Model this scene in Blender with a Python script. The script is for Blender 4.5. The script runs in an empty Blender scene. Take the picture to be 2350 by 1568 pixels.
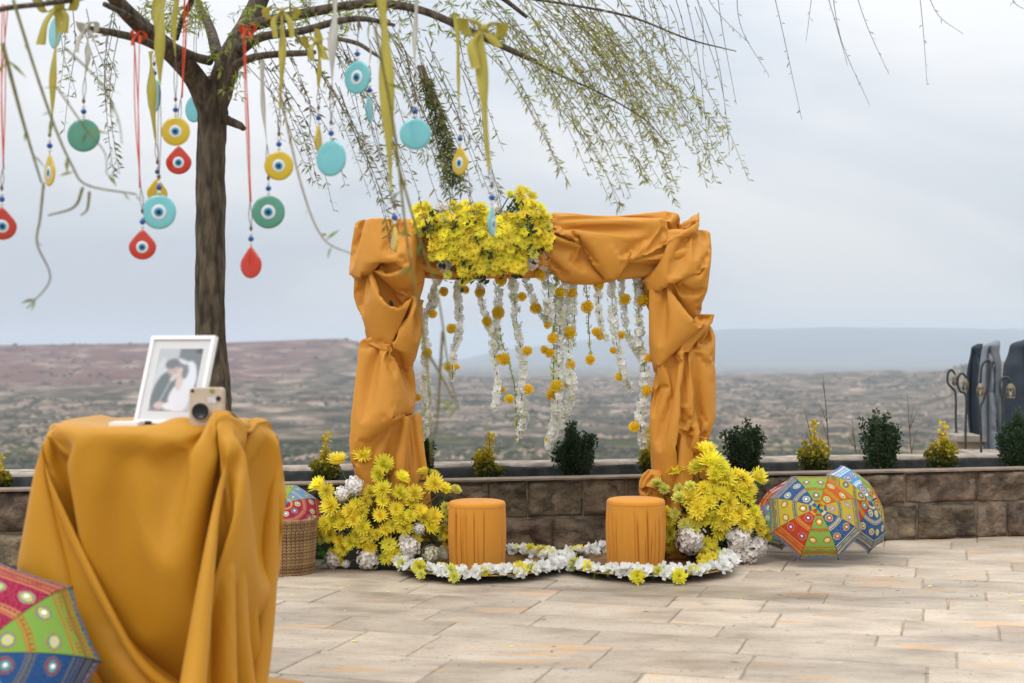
import bpy, math, random
import numpy as np
from mathutils import Vector, Matrix, Quaternion

random.seed(7)
RS = np.random.RandomState(11)
R = math.radians
sc = bpy.context.scene
col = sc.collection

# ---------------------------------------------------------------- camera
F = 50.0 / 36.0 * 2350.0       # focal length in pixels of a 2350 px wide picture
CAMZ, HY = 1.4, 800.0          # eye height and the row of the horizon
cd = bpy.data.cameras.new('camera'); cam = bpy.data.objects.new('camera', cd); col.objects.link(cam)
cam.location = (0, 0, CAMZ); cam.rotation_euler = (R(90), 0, 0)
cd.lens = 50; cd.sensor_width = 36; cd.shift_y = (HY - 784.0) / 2350.0
cd.clip_start = 0.1; cd.clip_end = 40000
cd.dof.use_dof = True; cd.dof.focus_distance = 9.15; cd.dof.aperture_fstop = 2.3
sc.camera = cam

# ---------------------------------------------------------------- sky and sun (overcast)
SUN_EL, SUN_ROT = R(52), R(215)
w = bpy.data.worlds.new('World'); sc.world = w; w.use_nodes = True
nt = w.node_tree; nt.nodes.clear(); N = nt.nodes.new; LK = nt.links.new
out = N('ShaderNodeOutputWorld'); bg = N('ShaderNodeBackground'); bg.inputs[1].default_value = 1.0
sky = N('ShaderNodeTexSky'); sky.sky_type = 'NISHITA'; sky.sun_disc = False
sky.sun_elevation = SUN_EL; sky.sun_rotation = SUN_ROT; sky.air_density = 1.0; sky.dust_density = 2.0
skm = N('ShaderNodeVectorMath'); skm.operation = 'SCALE'; skm.inputs['Scale'].default_value = 0.10
LK(sky.outputs[0], skm.inputs[0])
tc = N('ShaderNodeTexCoord'); mp = N('ShaderNodeMapping'); mp.inputs['Scale'].default_value = (1.0, 1.0, 2.6)
mp.inputs['Location'].default_value = (0.35, 0.2, 0.15)
LK(tc.outputs['Generated'], mp.inputs[0])
nz = N('ShaderNodeTexNoise'); nz.inputs['Scale'].default_value = 2.3; nz.inputs['Detail'].default_value = 5; nz.inputs['Roughness'].default_value = 0.5
nz.inputs['Distortion'].default_value = 0.4
LK(mp.outputs[0], nz.inputs['Vector'])
cr = N('ShaderNodeValToRGB'); e = cr.color_ramp.elements
e[0].position = 0.37; e[0].color = (0.535, 0.575, 0.63, 1)
e[1].position = 0.58; e[1].color = (0.735, 0.74, 0.75, 1)
LK(nz.outputs['Fac'], cr.inputs[0])
# an overcast sky is about three times as bright overhead as at the horizon
sx = N('ShaderNodeSeparateXYZ'); LK(tc.outputs['Generated'], sx.inputs[0])
mx = N('ShaderNodeMath'); mx.operation = 'MAXIMUM'; mx.inputs[1].default_value = 0.0; LK(sx.outputs['Z'], mx.inputs[0])
ma = N('ShaderNodeMath'); ma.operation = 'MULTIPLY_ADD'; ma.inputs[1].default_value = 1.85; ma.inputs[2].default_value = 0.93; LK(mx.outputs[0], ma.inputs[0])
cl = N('ShaderNodeVectorMath'); cl.operation = 'SCALE'; LK(cr.outputs[0], cl.inputs[0]); LK(ma.outputs[0], cl.inputs['Scale'])
mxs = N('ShaderNodeMix'); mxs.data_type = 'RGBA'; mxs.inputs['Factor'].default_value = 0.93
LK(skm.outputs[0], mxs.inputs['A']); LK(cl.outputs[0], mxs.inputs['B'])
LK(mxs.outputs['Result'], bg.inputs[0]); LK(bg.outputs[0], out.inputs[0])

sl = bpy.data.lights.new('sun', 'SUN'); so = bpy.data.objects.new('sun', sl); col.objects.link(so)
sl.energy = 1.15; sl.angle = R(28); sl.color = (1.0, 0.96, 0.90)
sd_ = Vector((math.sin(SUN_ROT) * math.cos(SUN_EL), math.cos(SUN_ROT) * math.cos(SUN_EL), math.sin(SUN_EL)))
so.rotation_euler = (-sd_).to_track_quat('-Z', 'Y').to_euler(); so.location = (0, 0, 30)

vs = sc.view_settings; vs.view_transform = 'Standard'; vs.look = 'None'; vs.gamma = 1.0; vs.exposure = 0.12
vs.use_curve_mapping = False
cy = sc.cycles; cy.use_denoising = True; cy.max_bounces = 6; cy.diffuse_bounces = 3; cy.glossy_bounces = 2
cy.transmission_bounces = 4; cy.volume_bounces = 1; cy.caustics_reflective = False; cy.caustics_refractive = False
cy.transparent_max_bounces = 6
try: cy.denoiser = 'OPENIMAGEDENOISE'
except Exception: pass

# ---------------------------------------------------------------- helpers
def P(px, py, Y):
    """point at distance Y seen at picture position px, py (2350 x 1568 picture)"""
    return np.array(((px - 1175.0) * Y / F, Y, CAMZ - (py - HY) * Y / F))
def unit(v):
    v = np.asarray(v, float); return v / max(1e-9, np.linalg.norm(v))

def tag(o, label=None, cat=None, group=None, kind=None):
    if label: o['label'] = label
    if cat: o['category'] = cat
    if group: o['group'] = group
    if kind: o['kind'] = kind
    return o
def empty(name, loc, label=None, cat=None, group=None):
    o = bpy.data.objects.new(name, None); col.objects.link(o); o.location = tuple(float(c) for c in loc)
    o.empty_display_size = 0.1
    return tag(o, label, cat, group)
def wloc(o):
    v = Vector((0, 0, 0))
    while o is not None: v = v + o.location; o = o.parent
    return np.array(v)

class MB:
    """collects vertices and faces in world coordinates"""
    def __init__(s): s.v = []; s.f = []; s.c = []; s.n = 0
    def add(s, v, f, c=None):
        v = np.asarray(v, float).reshape(-1, 3)
        s.v.append(v); s.f.extend([tuple(int(i) + s.n for i in q) for q in f])
        if c is None: c = np.ones((len(v), 3))
        c = np.asarray(c, float)
        if c.ndim == 1: c = np.tile(c, (len(v), 1))
        s.c.append(c[:, :3]); s.n += len(v); return s
    def box(s, c, h, rot=None, color=None):
        c = np.asarray(c, float); h = np.asarray(h, float)
        b = np.array([(x, y, z) for x in (-1, 1) for y in (-1, 1) for z in (-1, 1)], float) * h
        if rot is not None: b = b @ np.asarray(rot).T
        return s.add(b + c, [(0, 1, 3, 2), (4, 6, 7, 5), (0, 4, 5, 1), (2, 3, 7, 6), (0, 2, 6, 4), (1, 5, 7, 3)], color)
    def tube(s, pts, rad, n=8, color=None, cap=True):
        pts = np.asarray(pts, float); m = len(pts)
        rad = np.full(m, rad) if np.isscalar(rad) else np.asarray(rad, float)
        t = np.gradient(pts, axis=0); t /= np.maximum(1e-9, np.linalg.norm(t, axis=1))[:, None]
        a = np.array((0.0, 1.0, 0.0)) if abs(t[0][1]) < 0.9 else np.array((1.0, 0, 0))
        V = []
        for i in range(m):
            a = a - t[i] * np.dot(a, t[i]); a = unit(a); b = np.cross(t[i], a)
            th = np.arange(n) * 2 * math.pi / n
            V.append(pts[i] + rad[i] * (np.cos(th)[:, None] * a + np.sin(th)[:, None] * b))
        V = np.concatenate(V); fs = []
        for i in range(m - 1):
            for j in range(n):
                k = (j + 1) % n; fs.append((i * n + j, i * n + k, (i + 1) * n + k, (i + 1) * n + j))
        if cap: fs.append(tuple(range(n - 1, -1, -1))); fs.append(tuple((m - 1) * n + j for j in range(n)))
        return s.add(V, fs, color)
    def lathe(s, prof, center, n=32, color=None, rot=None):
        prof = np.asarray(prof, float); m = len(prof); th = np.arange(n) * 2 * math.pi / n
        V = np.zeros((m, n, 3)); V[:, :, 0] = prof[:, :1] * np.cos(th); V[:, :, 1] = prof[:, :1] * np.sin(th); V[:, :, 2] = prof[:, 1:2]
        V = V.reshape(-1, 3)
        if rot is not None: V = V @ np.asarray(rot).T
        fs = []
        for i in range(m - 1):
            for j in range(n):
                k = (j + 1) % n; fs.append((i * n + j, i * n + k, (i + 1) * n + k, (i + 1) * n + j))
        return s.add(V + np.asarray(center, float), fs, color)
    def ball(s, c, r, n=8, color=None):
        r = np.ones(3) * r
        prof = [(math.sin(t) * 1.0, -math.cos(t)) for t in np.linspace(0.02, math.pi - 0.02, max(4, n // 2 + 1))]
        pr = np.array(prof); th = np.arange(n) * 2 * math.pi / n; m = len(pr)
        V = np.zeros((m, n, 3)); V[:, :, 0] = pr[:, :1] * np.cos(th); V[:, :, 1] = pr[:, :1] * np.sin(th); V[:, :, 2] = pr[:, 1:2]
        fs = []
        for i in range(m - 1):
            for j in range(n):
                k = (j + 1) % n; fs.append((i * n + j, i * n + k, (i + 1) * n + k, (i + 1) * n + j))
        return s.add(V.reshape(-1, 3) * r + np.asarray(c, float), fs, color)
    def mesh(s, name, mat, smooth=True, origin=(0, 0, 0)):
        v = np.concatenate(s.v) - np.asarray(origin, float); me = bpy.data.meshes.new(name)
        me.from_pydata(v.tolist(), [], s.f); me.materials.append(mat)
        c = np.concatenate(s.c); c4 = np.ones((len(c), 4), np.float32); c4[:, :3] = c
        at = me.color_attributes.new('tint', 'FLOAT_COLOR', 'POINT'); at.data.foreach_set('color', c4.ravel())
        if smooth: me.polygons.foreach_set('use_smooth', np.ones(len(me.polygons), bool))
        me.update(); return me
    def build(s, name, mat, parent=None, smooth=True, origin=None):
        if parent is not None: og = wloc(parent)
        elif origin is not None: og = np.asarray(origin, float)
        else:
            v = np.concatenate(s.v); og = np.array(((v[:, 0].min() + v[:, 0].max()) / 2, (v[:, 1].min() + v[:, 1].max()) / 2, v[:, 2].min()))
        o = bpy.data.objects.new(name, s.mesh(name, mat, smooth, og)); col.objects.link(o)
        if parent is not None: o.parent = parent
        else: o.location = tuple(og)
        return o

def inst(name, me, parent, loc, axis=(0, 0, 1), scale=1.0, spin=None):
    o = bpy.data.objects.new(name, me); col.objects.link(o)
    loc = np.asarray(loc, float)
    if parent is not None: o.parent = parent; loc = loc - wloc(parent)
    o.location = tuple(loc)
    q = Vector(tuple(axis)).to_track_quat('Z', 'Y') @ Quaternion((0, 0, 1), random.uniform(0, 6.28) if spin is None else spin)
    o.rotation_mode = 'QUATERNION'; o.rotation_quaternion = q
    o.scale = (scale,) * 3 if np.isscalar(scale) else scale
    return o

def catmull(pts, n):
    p = np.asarray(pts, float)
    if len(p) < 3: 
        t = np.linspace(0, 1, n)[:, None]; return p[0] * (1 - t) + p[-1] * t
    q = np.vstack([2 * p[0] - p[1], p, 2 * p[-1] - p[-2]]); m = len(p) - 1; o = []
    for u in np.linspace(0, m - 1e-6, n):
        i = int(u); t = u - i; a, b, c, d = q[i], q[i + 1], q[i + 2], q[i + 3]
        o.append(0.5 * (2 * b + (c - a) * t + (2 * a - 5 * b + 4 * c - d) * t * t + (3 * b - a - 3 * c + d) * t ** 3))
    return np.array(o)
def sstep(x): x = np.clip(x, 0, 1); return x * x * (3 - 2 * x)

_perm = np.random.RandomState(3).permutation(4096)
def vnoise(x, y):
    xi = np.floor(x).astype(int); yi = np.floor(y).astype(int); fx = x - xi; fy = y - yi
    fx = fx * fx * (3 - 2 * fx); fy = fy * fy * (3 - 2 * fy)
    h = lambda a, b: _perm[(_perm[a & 4095] + b) & 4095] / 4095.0
    return (h(xi, yi) * (1 - fx) + h(xi + 1, yi) * fx) * (1 - fy) + (h(xi, yi + 1) * (1 - fx) + h(xi + 1, yi + 1) * fx) * fy
def fbm(x, y, o=4, g=0.5):
    s = 0; a = 1; t = 0
    for i in range(o): s = s + a * vnoise(x * 2 ** i + 17.3 * i, y * 2 ** i + 5.1 * i); t += a; a *= g
    return s / t

# ---------------------------------------------------------------- materials
def M(name, c1, c2=None, scale=12.0, rough=0.6, bump=0.0, bscale=60.0, trans=0.0, attr=False, rnd=0.0, metal=0.0,
      sheen=0.0, spec=0.4, world=False, lo=0.35, hi=0.65, stretch=(1, 1, 1), rrough=None, detail=5):
    m = bpy.data.materials.new(name); m.use_nodes = True; t = m.node_tree; t.nodes.clear(); n = t.nodes.new; k = t.links.new
    o = n('ShaderNodeOutputMaterial'); b = n('ShaderNodeBsdfPrincipled')
    b.inputs['Roughness'].default_value = rough; b.inputs['Metallic'].default_value = metal
    b.inputs['Specular IOR Level'].default_value = spec
    if sheen: b.inputs['Sheen Weight'].default_value = sheen; b.inputs['Sheen Roughness'].default_value = 0.45
    if world: g = n('ShaderNodeNewGeometry').outputs['Position']
    else: g = n('ShaderNodeTexCoord').outputs['Object']
    mpn = n('ShaderNodeMapping'); mpn.inputs['Scale'].default_value = stretch; k(g, mpn.inputs[0]); g = mpn.outputs[0]
    c = None
    if c2 is not None:
        z = n('ShaderNodeTexNoise'); z.inputs['Scale'].default_value = scale; z.inputs['Detail'].default_value = detail; k(g, z.inputs['Vector'])
        r = n('ShaderNodeValToRGB'); r.color_ramp.elements[0].position = lo; r.color_ramp.elements[1].position = hi
        r.color_ramp.elements[0].color = (*c1, 1); r.color_ramp.elements[1].color = (*c2, 1); k(z.outputs['Fac'], r.inputs[0]); c = r.outputs[0]
        if rrough is not None:
            rr = n('ShaderNodeMapRange'); rr.inputs['From Min'].default_value = lo; rr.inputs['From Max'].default_value = hi
            rr.inputs['To Min'].default_value = rough; rr.inputs['To Max'].default_value = rrough
            k(z.outputs['Fac'], rr.inputs[0]); k(rr.outputs[0], b.inputs['Roughness'])
    else:
        r = n('ShaderNodeRGB'); r.outputs[0].default_value = (*c1, 1); c = r.outputs[0]
    if attr:
        a = n('ShaderNodeAttribute'); a.attribute_name = 'tint'
        x = n('ShaderNodeMix'); x.data_type = 'RGBA'; x.blend_type = 'MULTIPLY'; x.inputs['Factor'].default_value = 1
        k(c, x.inputs['A']); k(a.outputs['Color'], x.inputs['B']); c = x.outputs['Result']
    if rnd:
        oi = n('ShaderNodeObjectInfo'); hs = n('ShaderNodeHueSaturation')
        mr = n('ShaderNodeMapRange'); mr.inputs['To Min'].default_value = 1 - rnd; mr.inputs['To Max'].default_value = 1 + rnd * 0.6
        k(oi.outputs['Random'], mr.inputs[0]); k(mr.outputs[0], hs.inputs['Value'])
        mm = n('ShaderNodeMath'); mm.operation = 'MULTIPLY'; mm.inputs[1].default_value = 7.13; k(oi.outputs['Random'], mm.inputs[0])
        fr = n('ShaderNodeMath'); fr.operation = 'FRACT'; k(mm.outputs[0], fr.inputs[0])
        mh = n('ShaderNodeMapRange'); mh.inputs['To Min'].default_value = 0.5 - rnd * 0.05; mh.inputs['To Max'].default_value = 0.5 + rnd * 0.05
        k(fr.outputs[0], mh.inputs[0]); k(mh.outputs[0], hs.inputs['Hue'])
        k(c, hs.inputs['Color']); c = hs.outputs[0]
    k(c, b.inputs['Base Color'])
    if bump:
        z2 = n('ShaderNodeTexNoise'); z2.inputs['Scale'].default_value = bscale; z2.inputs['Detail'].default_value = 4; k(g, z2.inputs['Vector'])
        bp = n('ShaderNodeBump'); bp.inputs['Strength'].default_value = min(1, bump); bp.inputs['Distance'].default_value = 0.01 * max(1, bump)
        k(z2.outputs['Fac'], bp.inputs['Height']); k(bp.outputs[0], b.inputs['Normal'])
    if trans:
        tr = n('ShaderNodeBsdfTranslucent'); k(c, tr.inputs[0]); ms = n('ShaderNodeMixShader'); ms.inputs[0].default_value = trans
        k(b.outputs[0], ms.inputs[1]); k(tr.outputs[0], ms.inputs[2]); k(ms.outputs[0], o.inputs[0])
    else: k(b.outputs[0], o.inputs[0])
    return m

m_fabric = M('draped_satin', (0.55, 0.240, 0.031), (0.59, 0.258, 0.035), 3, rough=0.55, bump=0.22, bscale=13, sheen=0.06, spec=0.25)
m_cloth = M('tablecloth_satin', (0.48, 0.222, 0.011), (0.52, 0.240, 0.013), 3, rough=0.46, bump=0.15, bscale=11, sheen=0.05, spec=0.3)
m_pouf = M('pouf_jersey', (0.66, 0.275, 0.034), (0.70, 0.295, 0.040), 5, rough=0.75, bump=0.1, bscale=700, sheen=0.1, spec=0.2)
m_mum = M('yellow_petal', (0.98, 0.87, 0.09), rough=0.6, trans=0.38, attr=True, rnd=0.2, spec=0.2)
m_marigold = M('marigold_petal', (0.90, 0.62, 0.02), rough=0.7, trans=0.15, attr=True, rnd=0.15, spec=0.2)
m_pale = M('pale_lemon_petal', (0.86, 0.84, 0.20), rough=0.6, trans=0.3, attr=True, rnd=0.10, spec=0.2)
m_hyd = M('hydrangea_petal', (0.90, 0.84, 0.78), rough=0.6, trans=0.25, attr=True, rnd=0.10, spec=0.2)
m_white = M('white_petal', (0.92, 0.92, 0.89), rough=0.55, trans=0.35, attr=True, rnd=0.05, spec=0.25)
m_stem = M('flower_stem', (0.06, 0.11, 0.03), (0.10, 0.17, 0.05), 30, rough=0.6)
m_leaf = M('dark_leaf', (0.025, 0.055, 0.022), (0.05, 0.10, 0.03), 25, rough=0.5, trans=0.15, attr=True)
m_bark = M('willow_bark', (0.030, 0.022, 0.014), (0.125, 0.095, 0.06), 34, rough=0.9, bump=3.0, bscale=48, stretch=(1, 1, 0.26), attr=True)
m_twig = M('willow_twig', (0.10, 0.065, 0.04), (0.16, 0.12, 0.06), 30, rough=0.7, attr=True)
m_wleaf = M('willow_leaf', (0.42, 0.38, 0.10), rough=0.55, trans=0.4, attr=True)
m_shrub = M('shrub_leaf', (1, 1, 1), rough=0.5, trans=0.25, attr=True, spec=0.3)
m_soil = M('soil', (0.012, 0.012, 0.010), (0.05, 0.045, 0.035), 14, rough=0.95, bump=1.0, bscale=40)
m_coping = M('planter_coping', (0.22, 0.18, 0.145), (0.44, 0.37, 0.30), 9, rough=0.9, bump=0.6, bscale=70)
m_liner = M('planter_liner', (0.012, 0.014, 0.014), (0.045, 0.048, 0.046), 12, rough=0.85, bump=0.6, bscale=30)
m_stone = M('wall_stone', (0.050, 0.038, 0.027), (0.235, 0.170, 0.112), 9, rough=0.95, bump=2.2, bscale=38, rnd=0.30, world=True, lo=0.3, hi=0.72)
m_mortar = M('wall_mortar', (0.11, 0.085, 0.062), (0.24, 0.19, 0.14), 10, rough=0.95, bump=0.8, bscale=60)
m_attr = M('print', (1, 1, 1), rough=0.55, attr=True)
m_print = M('embroidered_cotton', (1, 1, 1), rough=0.8, attr=True, bump=0.25, bscale=250, spec=0.2)
m_frame = M('white_lacquer', (0.80, 0.80, 0.80), (0.84, 0.84, 0.83), 8, rough=0.35)
m_metal = M('dark_iron', (0.03, 0.035, 0.035), (0.06, 0.065, 0.06), 20, rough=0.5, metal=0.4)
m_black = M('black_plastic', (0.012, 0.012, 0.014), rough=0.3)
m_cream = M('cream_plastic', (0.50, 0.40, 0.30), (0.55, 0.44, 0.33), 10, rough=0.4)
# ================================================================ CLOTH SETTLING
def settle(V, Fc, pins, frames, ramp, mass=.3, bend=.6, tension=15., colliders=(), selfc=False, quality=5, air=1., sub=1, name='cloth', keyf=None, selfd=.012, damp=5., shear=None, grav=1., press=0.):
    """let a cloth mesh hang: pins {index: final position} are drawn to their places over the first frames"""
    me = bpy.data.meshes.new(name); me.from_pydata([tuple(map(float, v)) for v in V], [], Fc); ob = bpy.data.objects.new(name, me); col.objects.link(ob)
    ob.shape_key_add(name='Basis'); kb = ob.shape_key_add(name='gather')
    W = np.array(V, float).copy()
    for i, p in pins.items(): W[i] = p
    kb.data.foreach_set('co', W.ravel())
    kb.value = 0; kb.keyframe_insert('value', frame=1); kb.value = 1; kb.keyframe_insert('value', frame=ramp)
    vg = ob.vertex_groups.new(name='pin'); vg.add(list(pins.keys()), 1.0, 'REPLACE')
    md = ob.modifiers.new('cloth', 'CLOTH'); st = md.settings
    st.quality = quality; st.mass = mass; st.tension_stiffness = tension; st.compression_stiffness = tension; st.shear_stiffness = tension * .5 if shear is None else shear; st.bending_stiffness = bend
    st.tension_damping = damp; st.compression_damping = damp; st.shear_damping = damp; st.bending_damping = .5; st.air_damping = air
    st.vertex_group_mass = 'pin'; st.pin_stiffness = 1.0; st.effector_weights.gravity = grav
    if press: st.use_pressure = True; st.uniform_pressure_force = press; st.use_pressure_volume = False
    cs_ = md.collision_settings; cs_.use_collision = bool(colliders); cs_.distance_min = .006; cs_.collision_quality = 2
    cs_.use_self_collision = selfc; cs_.self_distance_min = selfd
    md.point_cache.frame_start = 1; md.point_cache.frame_end = frames
    for c_ in colliders:
        cm = c_.modifiers.new('collision', 'COLLISION'); c_.collision.thickness_outer = .006; c_.collision.cloth_friction = 20
    sc.frame_start = 1; sc.frame_end = frames
    for f_ in range(1, frames + 1): sc.frame_set(f_)
    dg = bpy.context.evaluated_depsgraph_get(); ev = ob.evaluated_get(dg); m2 = ev.to_mesh(); n = len(m2.vertices)
    out_ = np.zeros(n * 3); m2.vertices.foreach_get('co', out_); ev.to_mesh_clear()
    bpy.data.objects.remove(ob, do_unlink=True); bpy.data.meshes.remove(me)
    sc.frame_set(1)
    return out_.reshape(-1, 3)
def refine_grid(V, na, nl, closed=True, k=4, soft=0):
    """smooth a (nl x na) grid of points to k times its resolution with Catmull-Rom splines"""
    G = V.reshape(nl, na, 3).copy()
    for _ in range(soft):
        A = (np.roll(G, 1, 1) + np.roll(G, -1, 1)) / 2 if closed else np.concatenate([G[:, :1], (G[:, 2:] + G[:, :-2]) / 2, G[:, -1:]], 1)
        B = np.concatenate([G[:1], (G[2:] + G[:-2]) / 2, G[-1:]], 0); G = G * .5 + A * .25 + B * .25
    def up(A, closed):
        n = A.shape[0]; P0 = np.roll(A, 1, 0); P2 = np.roll(A, -1, 0); P3 = np.roll(A, -2, 0)
        if not closed: P0[0] = A[0]; P2[-1] = A[-1]; P3[-1] = A[-1]; P3[-2] = A[-1]
        res = []
        for q in range(k):
            t = q / k; res.append(.5 * (2 * A + (P2 - P0) * t + (2 * P0 - 5 * A + 4 * P2 - P3) * t * t + (3 * A - P0 - 3 * P2 + P3) * t ** 3))
        R_ = np.stack(res, 1).reshape(n * k, *A.shape[1:]); return R_ if closed else R_[:n * k - k + 1]
    G = up(G, False); G = np.swapaxes(up(np.swapaxes(G, 0, 1), closed), 0, 1)
    return G
def grid_faces(nl, na, closed=True):
    i, j = np.meshgrid(np.arange(nl - 1), np.arange(na if closed else na - 1), indexing='ij'); j2 = (j + 1) % na
    return np.stack([i * na + j, i * na + j2, (i + 1) * na + j2, (i + 1) * na + j], -1).reshape(-1, 4)
def wrapped(axis, knots, circ, na, dl, frames=70, seed=0, pleats=7, vertical=True, **kw):
    """a tube of cloth gathered at knots. knots: (centre xyz, half width, half depth, tilt, twist, rest length to the next)"""
    rs = np.random.RandomState(seed); L = [0.]
    for k_ in knots[:-1]: L.append(L[-1] + k_[5])
    nl = int(L[-1] / dl) + 1; th = np.arange(na) * 2 * math.pi / na; r0 = circ / 2 / math.pi
    s = np.linspace(0, L[-1], nl); V = np.zeros((nl, na, 3)); ax = unit(axis)
    if vertical: e1_, e2_ = np.array((1., 0, 0)), np.array((0, -1., 0))
    else: e1_, e2_ = np.array((0, 0, 1.)), np.array((0, -1., 0))
    o = np.array(knots[0][0])
    V = o + s[:, None, None] * ax + r0 * (np.cos(th)[None, :, None] * e1_ + np.sin(th)[None, :, None] * e2_)
    V = V + rs.normal(0, .0006, V.shape)
    pins = {}
    for k_, l in zip(knots, L):
        c, hw, hd, tilt, tw_, _ = k_[:6]; npl = k_[6] if len(k_) > 6 else pleats; amp = k_[7] if len(k_) > 7 else .30
        r = int(round(l / L[-1] * (nl - 1))); ph = rs.uniform(0, 6.28)
        f_ = 1 + amp * np.sin(npl * th + ph + .5 * np.sin(2 * th + ph)); a = th + tw_
        p = np.array(c) + (hw * f_ * np.cos(a))[:, None] * e1_ + (hd * f_ * np.sin(a))[:, None] * e2_ + (tilt * np.cos(a) * hw)[:, None] * -ax
        side = k_[8] if len(k_) > 8 else None
        for j in range(na):
            if side is None or abs((a[j] - side[0] + math.pi) % (2 * math.pi) - math.pi) < side[1] / 2: pins[r * na + j] = p[j]
    W = settle(V.reshape(-1, 3), grid_faces(nl, na).tolist(), pins, frames, int(frames * .5), **kw)
    return W, nl

def K(x, y, Yd, hw, hd, tilt, tw_, rest, *a): return (P(x, y, Yd), hw * Yd / F, hd * Yd / F, tilt, tw_, rest) + a
AL, AR = 9.22, 9.46      # distance of the left and right post of the arch
SIM = {}
PI = math.pi; LF, FR, RT, BK = PI, PI / 2, 0., -PI / 2
knL = [K(897, 506, AL, 66, 44, 0, 0, .62, 5, .12), K(884, 610, AL, 54, 42, 0, .5, .36, 6, .25, (PI * 1.05, 2.6)), K(900, 660, AL, 60, 42, -.5, .8, .44, 6, .25, (-.5, 2.6)), K(888, 790, AL, 48, 40, -.3, 1.2, .62, 6, .3, (PI * .85, 2.8)), K(895, 962, AL, 56, 42, .2, 1.6, .92, 6, .25, (-.6, 3.6)), K(912, 1292, AL, 84, 52, 0, 1.9, 0, 9, .15)]
SIM['left'] = (*wrapped((0, 0, -1), knL, 1.52, 52, .029, frames=55, seed=1, bend=2, press=.12), 52)
knR = [K(1556, 530, AR, 60, 42, 0, 0, .62, 5, .12), K(1540, 648, AR, 50, 42, 0, .7, .44, 6, .25, (PI * .95, 2.4)), K(1570, 738, AR, 56, 42, .3, 1.1, .30, 6, .3, (-.2, 2.4)), K(1552, 812, AR, 44, 40, .3, 1.5, .60, 7, .3, (PI * .7, 3.0)), K(1566, 990, AR, 46, 38, -.3, 2.1, .98, 7, .3, (.6, 3.0)), K(1572, 1292, AR, 84, 52, 0, 2.6, 0, 9, .15)]
SIM['right'] = (*wrapped((0, 0, -1), knR, 1.50, 52, .029, frames=55, seed=2, bend=2, press=.12), 52)
knB = [K(950, 564, 9.30, 60, 44, 0, 0, .86, 5, .15), K(1235, 560, 9.35, 62, 42, .3, .25, .28, 6, .2), K(1318, 556, 9.38, 54, 42, .9, .5, .52, 6, .25, (.2, 3.4)), K(1474, 564, 9.42, 66, 44, -.8, .8, .38, 6, .22), K(1592, 556, 9.45, 60, 44, -.2, 1.0, 0, 6, .15)]
SIM['beam'] = (*wrapped((1, 0, 0), knB, 1.48, 50, .03, frames=50, seed=3, bend=2, press=.15, vertical=False), 50)
# the tablecloth: a square of cloth on a round table, gathered at two places along the front edge
TY, TX, TZ, TRD = 5.45, (366 - 1175) * 5.45 / F, 1.112, .400
def table_cloth():
    mbx = MB(); mbx.lathe([(.001, TZ - .05), (TRD - .01, TZ - .05), (TRD, TZ - .04), (TRD, TZ - .012), (TRD - .008, TZ - .004), (.001, TZ - .004)], (TX, TY, 0), 48); ta = mbx.build('c1', m_frame)
    mby = MB(); mby.add([(TX - 4, TY - 4, 0), (TX + 4, TY - 4, 0), (TX + 4, TY + 4, 0), (TX - 4, TY + 4, 0)], [(0, 1, 2, 3)]); fl_ = mby.build('c2', m_frame)
    n = 96; h_ = 1.80; g = np.linspace(-h_, h_, n); X, Y = np.meshgrid(g, g, indexing='xy'); ca, sa = math.cos(R(23)), math.sin(R(23)); X, Y = X * ca - Y * sa, X * sa + Y * ca
    V = np.stack([X + TX, Y + TY, np.full_like(X, TZ + .008)], -1).reshape(-1, 3); pins = {}
    for (az, dst, r0_, r1_, wd_, zr, out_) in ((48, 42, .35, .96, .060, .07, .14), (80, 76, .39, .95, .05, .03, .06), (-58, -53, .38, .74, .035, -.005, .05)):
        d = np.array((math.sin(R(az)), -math.cos(R(az)))); rel = V[:, :2] - (TX, TY); al = rel @ d; pe = rel @ np.array((-d[1], d[0])); d2 = np.array((math.sin(R(dst)), -math.cos(R(dst))))
        for i in np.where((al > r0_) & (al < r1_) & (np.abs(pe) < wd_))[0]:
            t_ = (al[i] - r0_) / (r1_ - r0_); rr_ = TRD - .02 + (out_ + .03) * t_ + .012 * math.sin(t_ * 14)
            pins[int(i)] = (TX + d2[0] * rr_ - d2[1] * pe[i] * .6, TY + d2[1] * rr_ + d2[0] * pe[i] * .6, TZ + .012 + zr * math.sin(t_ * 3.1) - .07 * t_ ** 2)
    # hold the middle of the cloth
    for i in np.where(np.hypot(V[:, 0] - TX, V[:, 1] - TY) < .16)[0]: pins.setdefault(int(i), V[i])
    W = settle(V, grid_faces(n, n, False).tolist(), pins, 70, 26, bend=4, colliders=(ta, fl_))
    for o_ in (ta, fl_): bpy.data.objects.remove(o_, do_unlink=True)
    return W, n, n
SIM['table'] = table_cloth()
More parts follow.
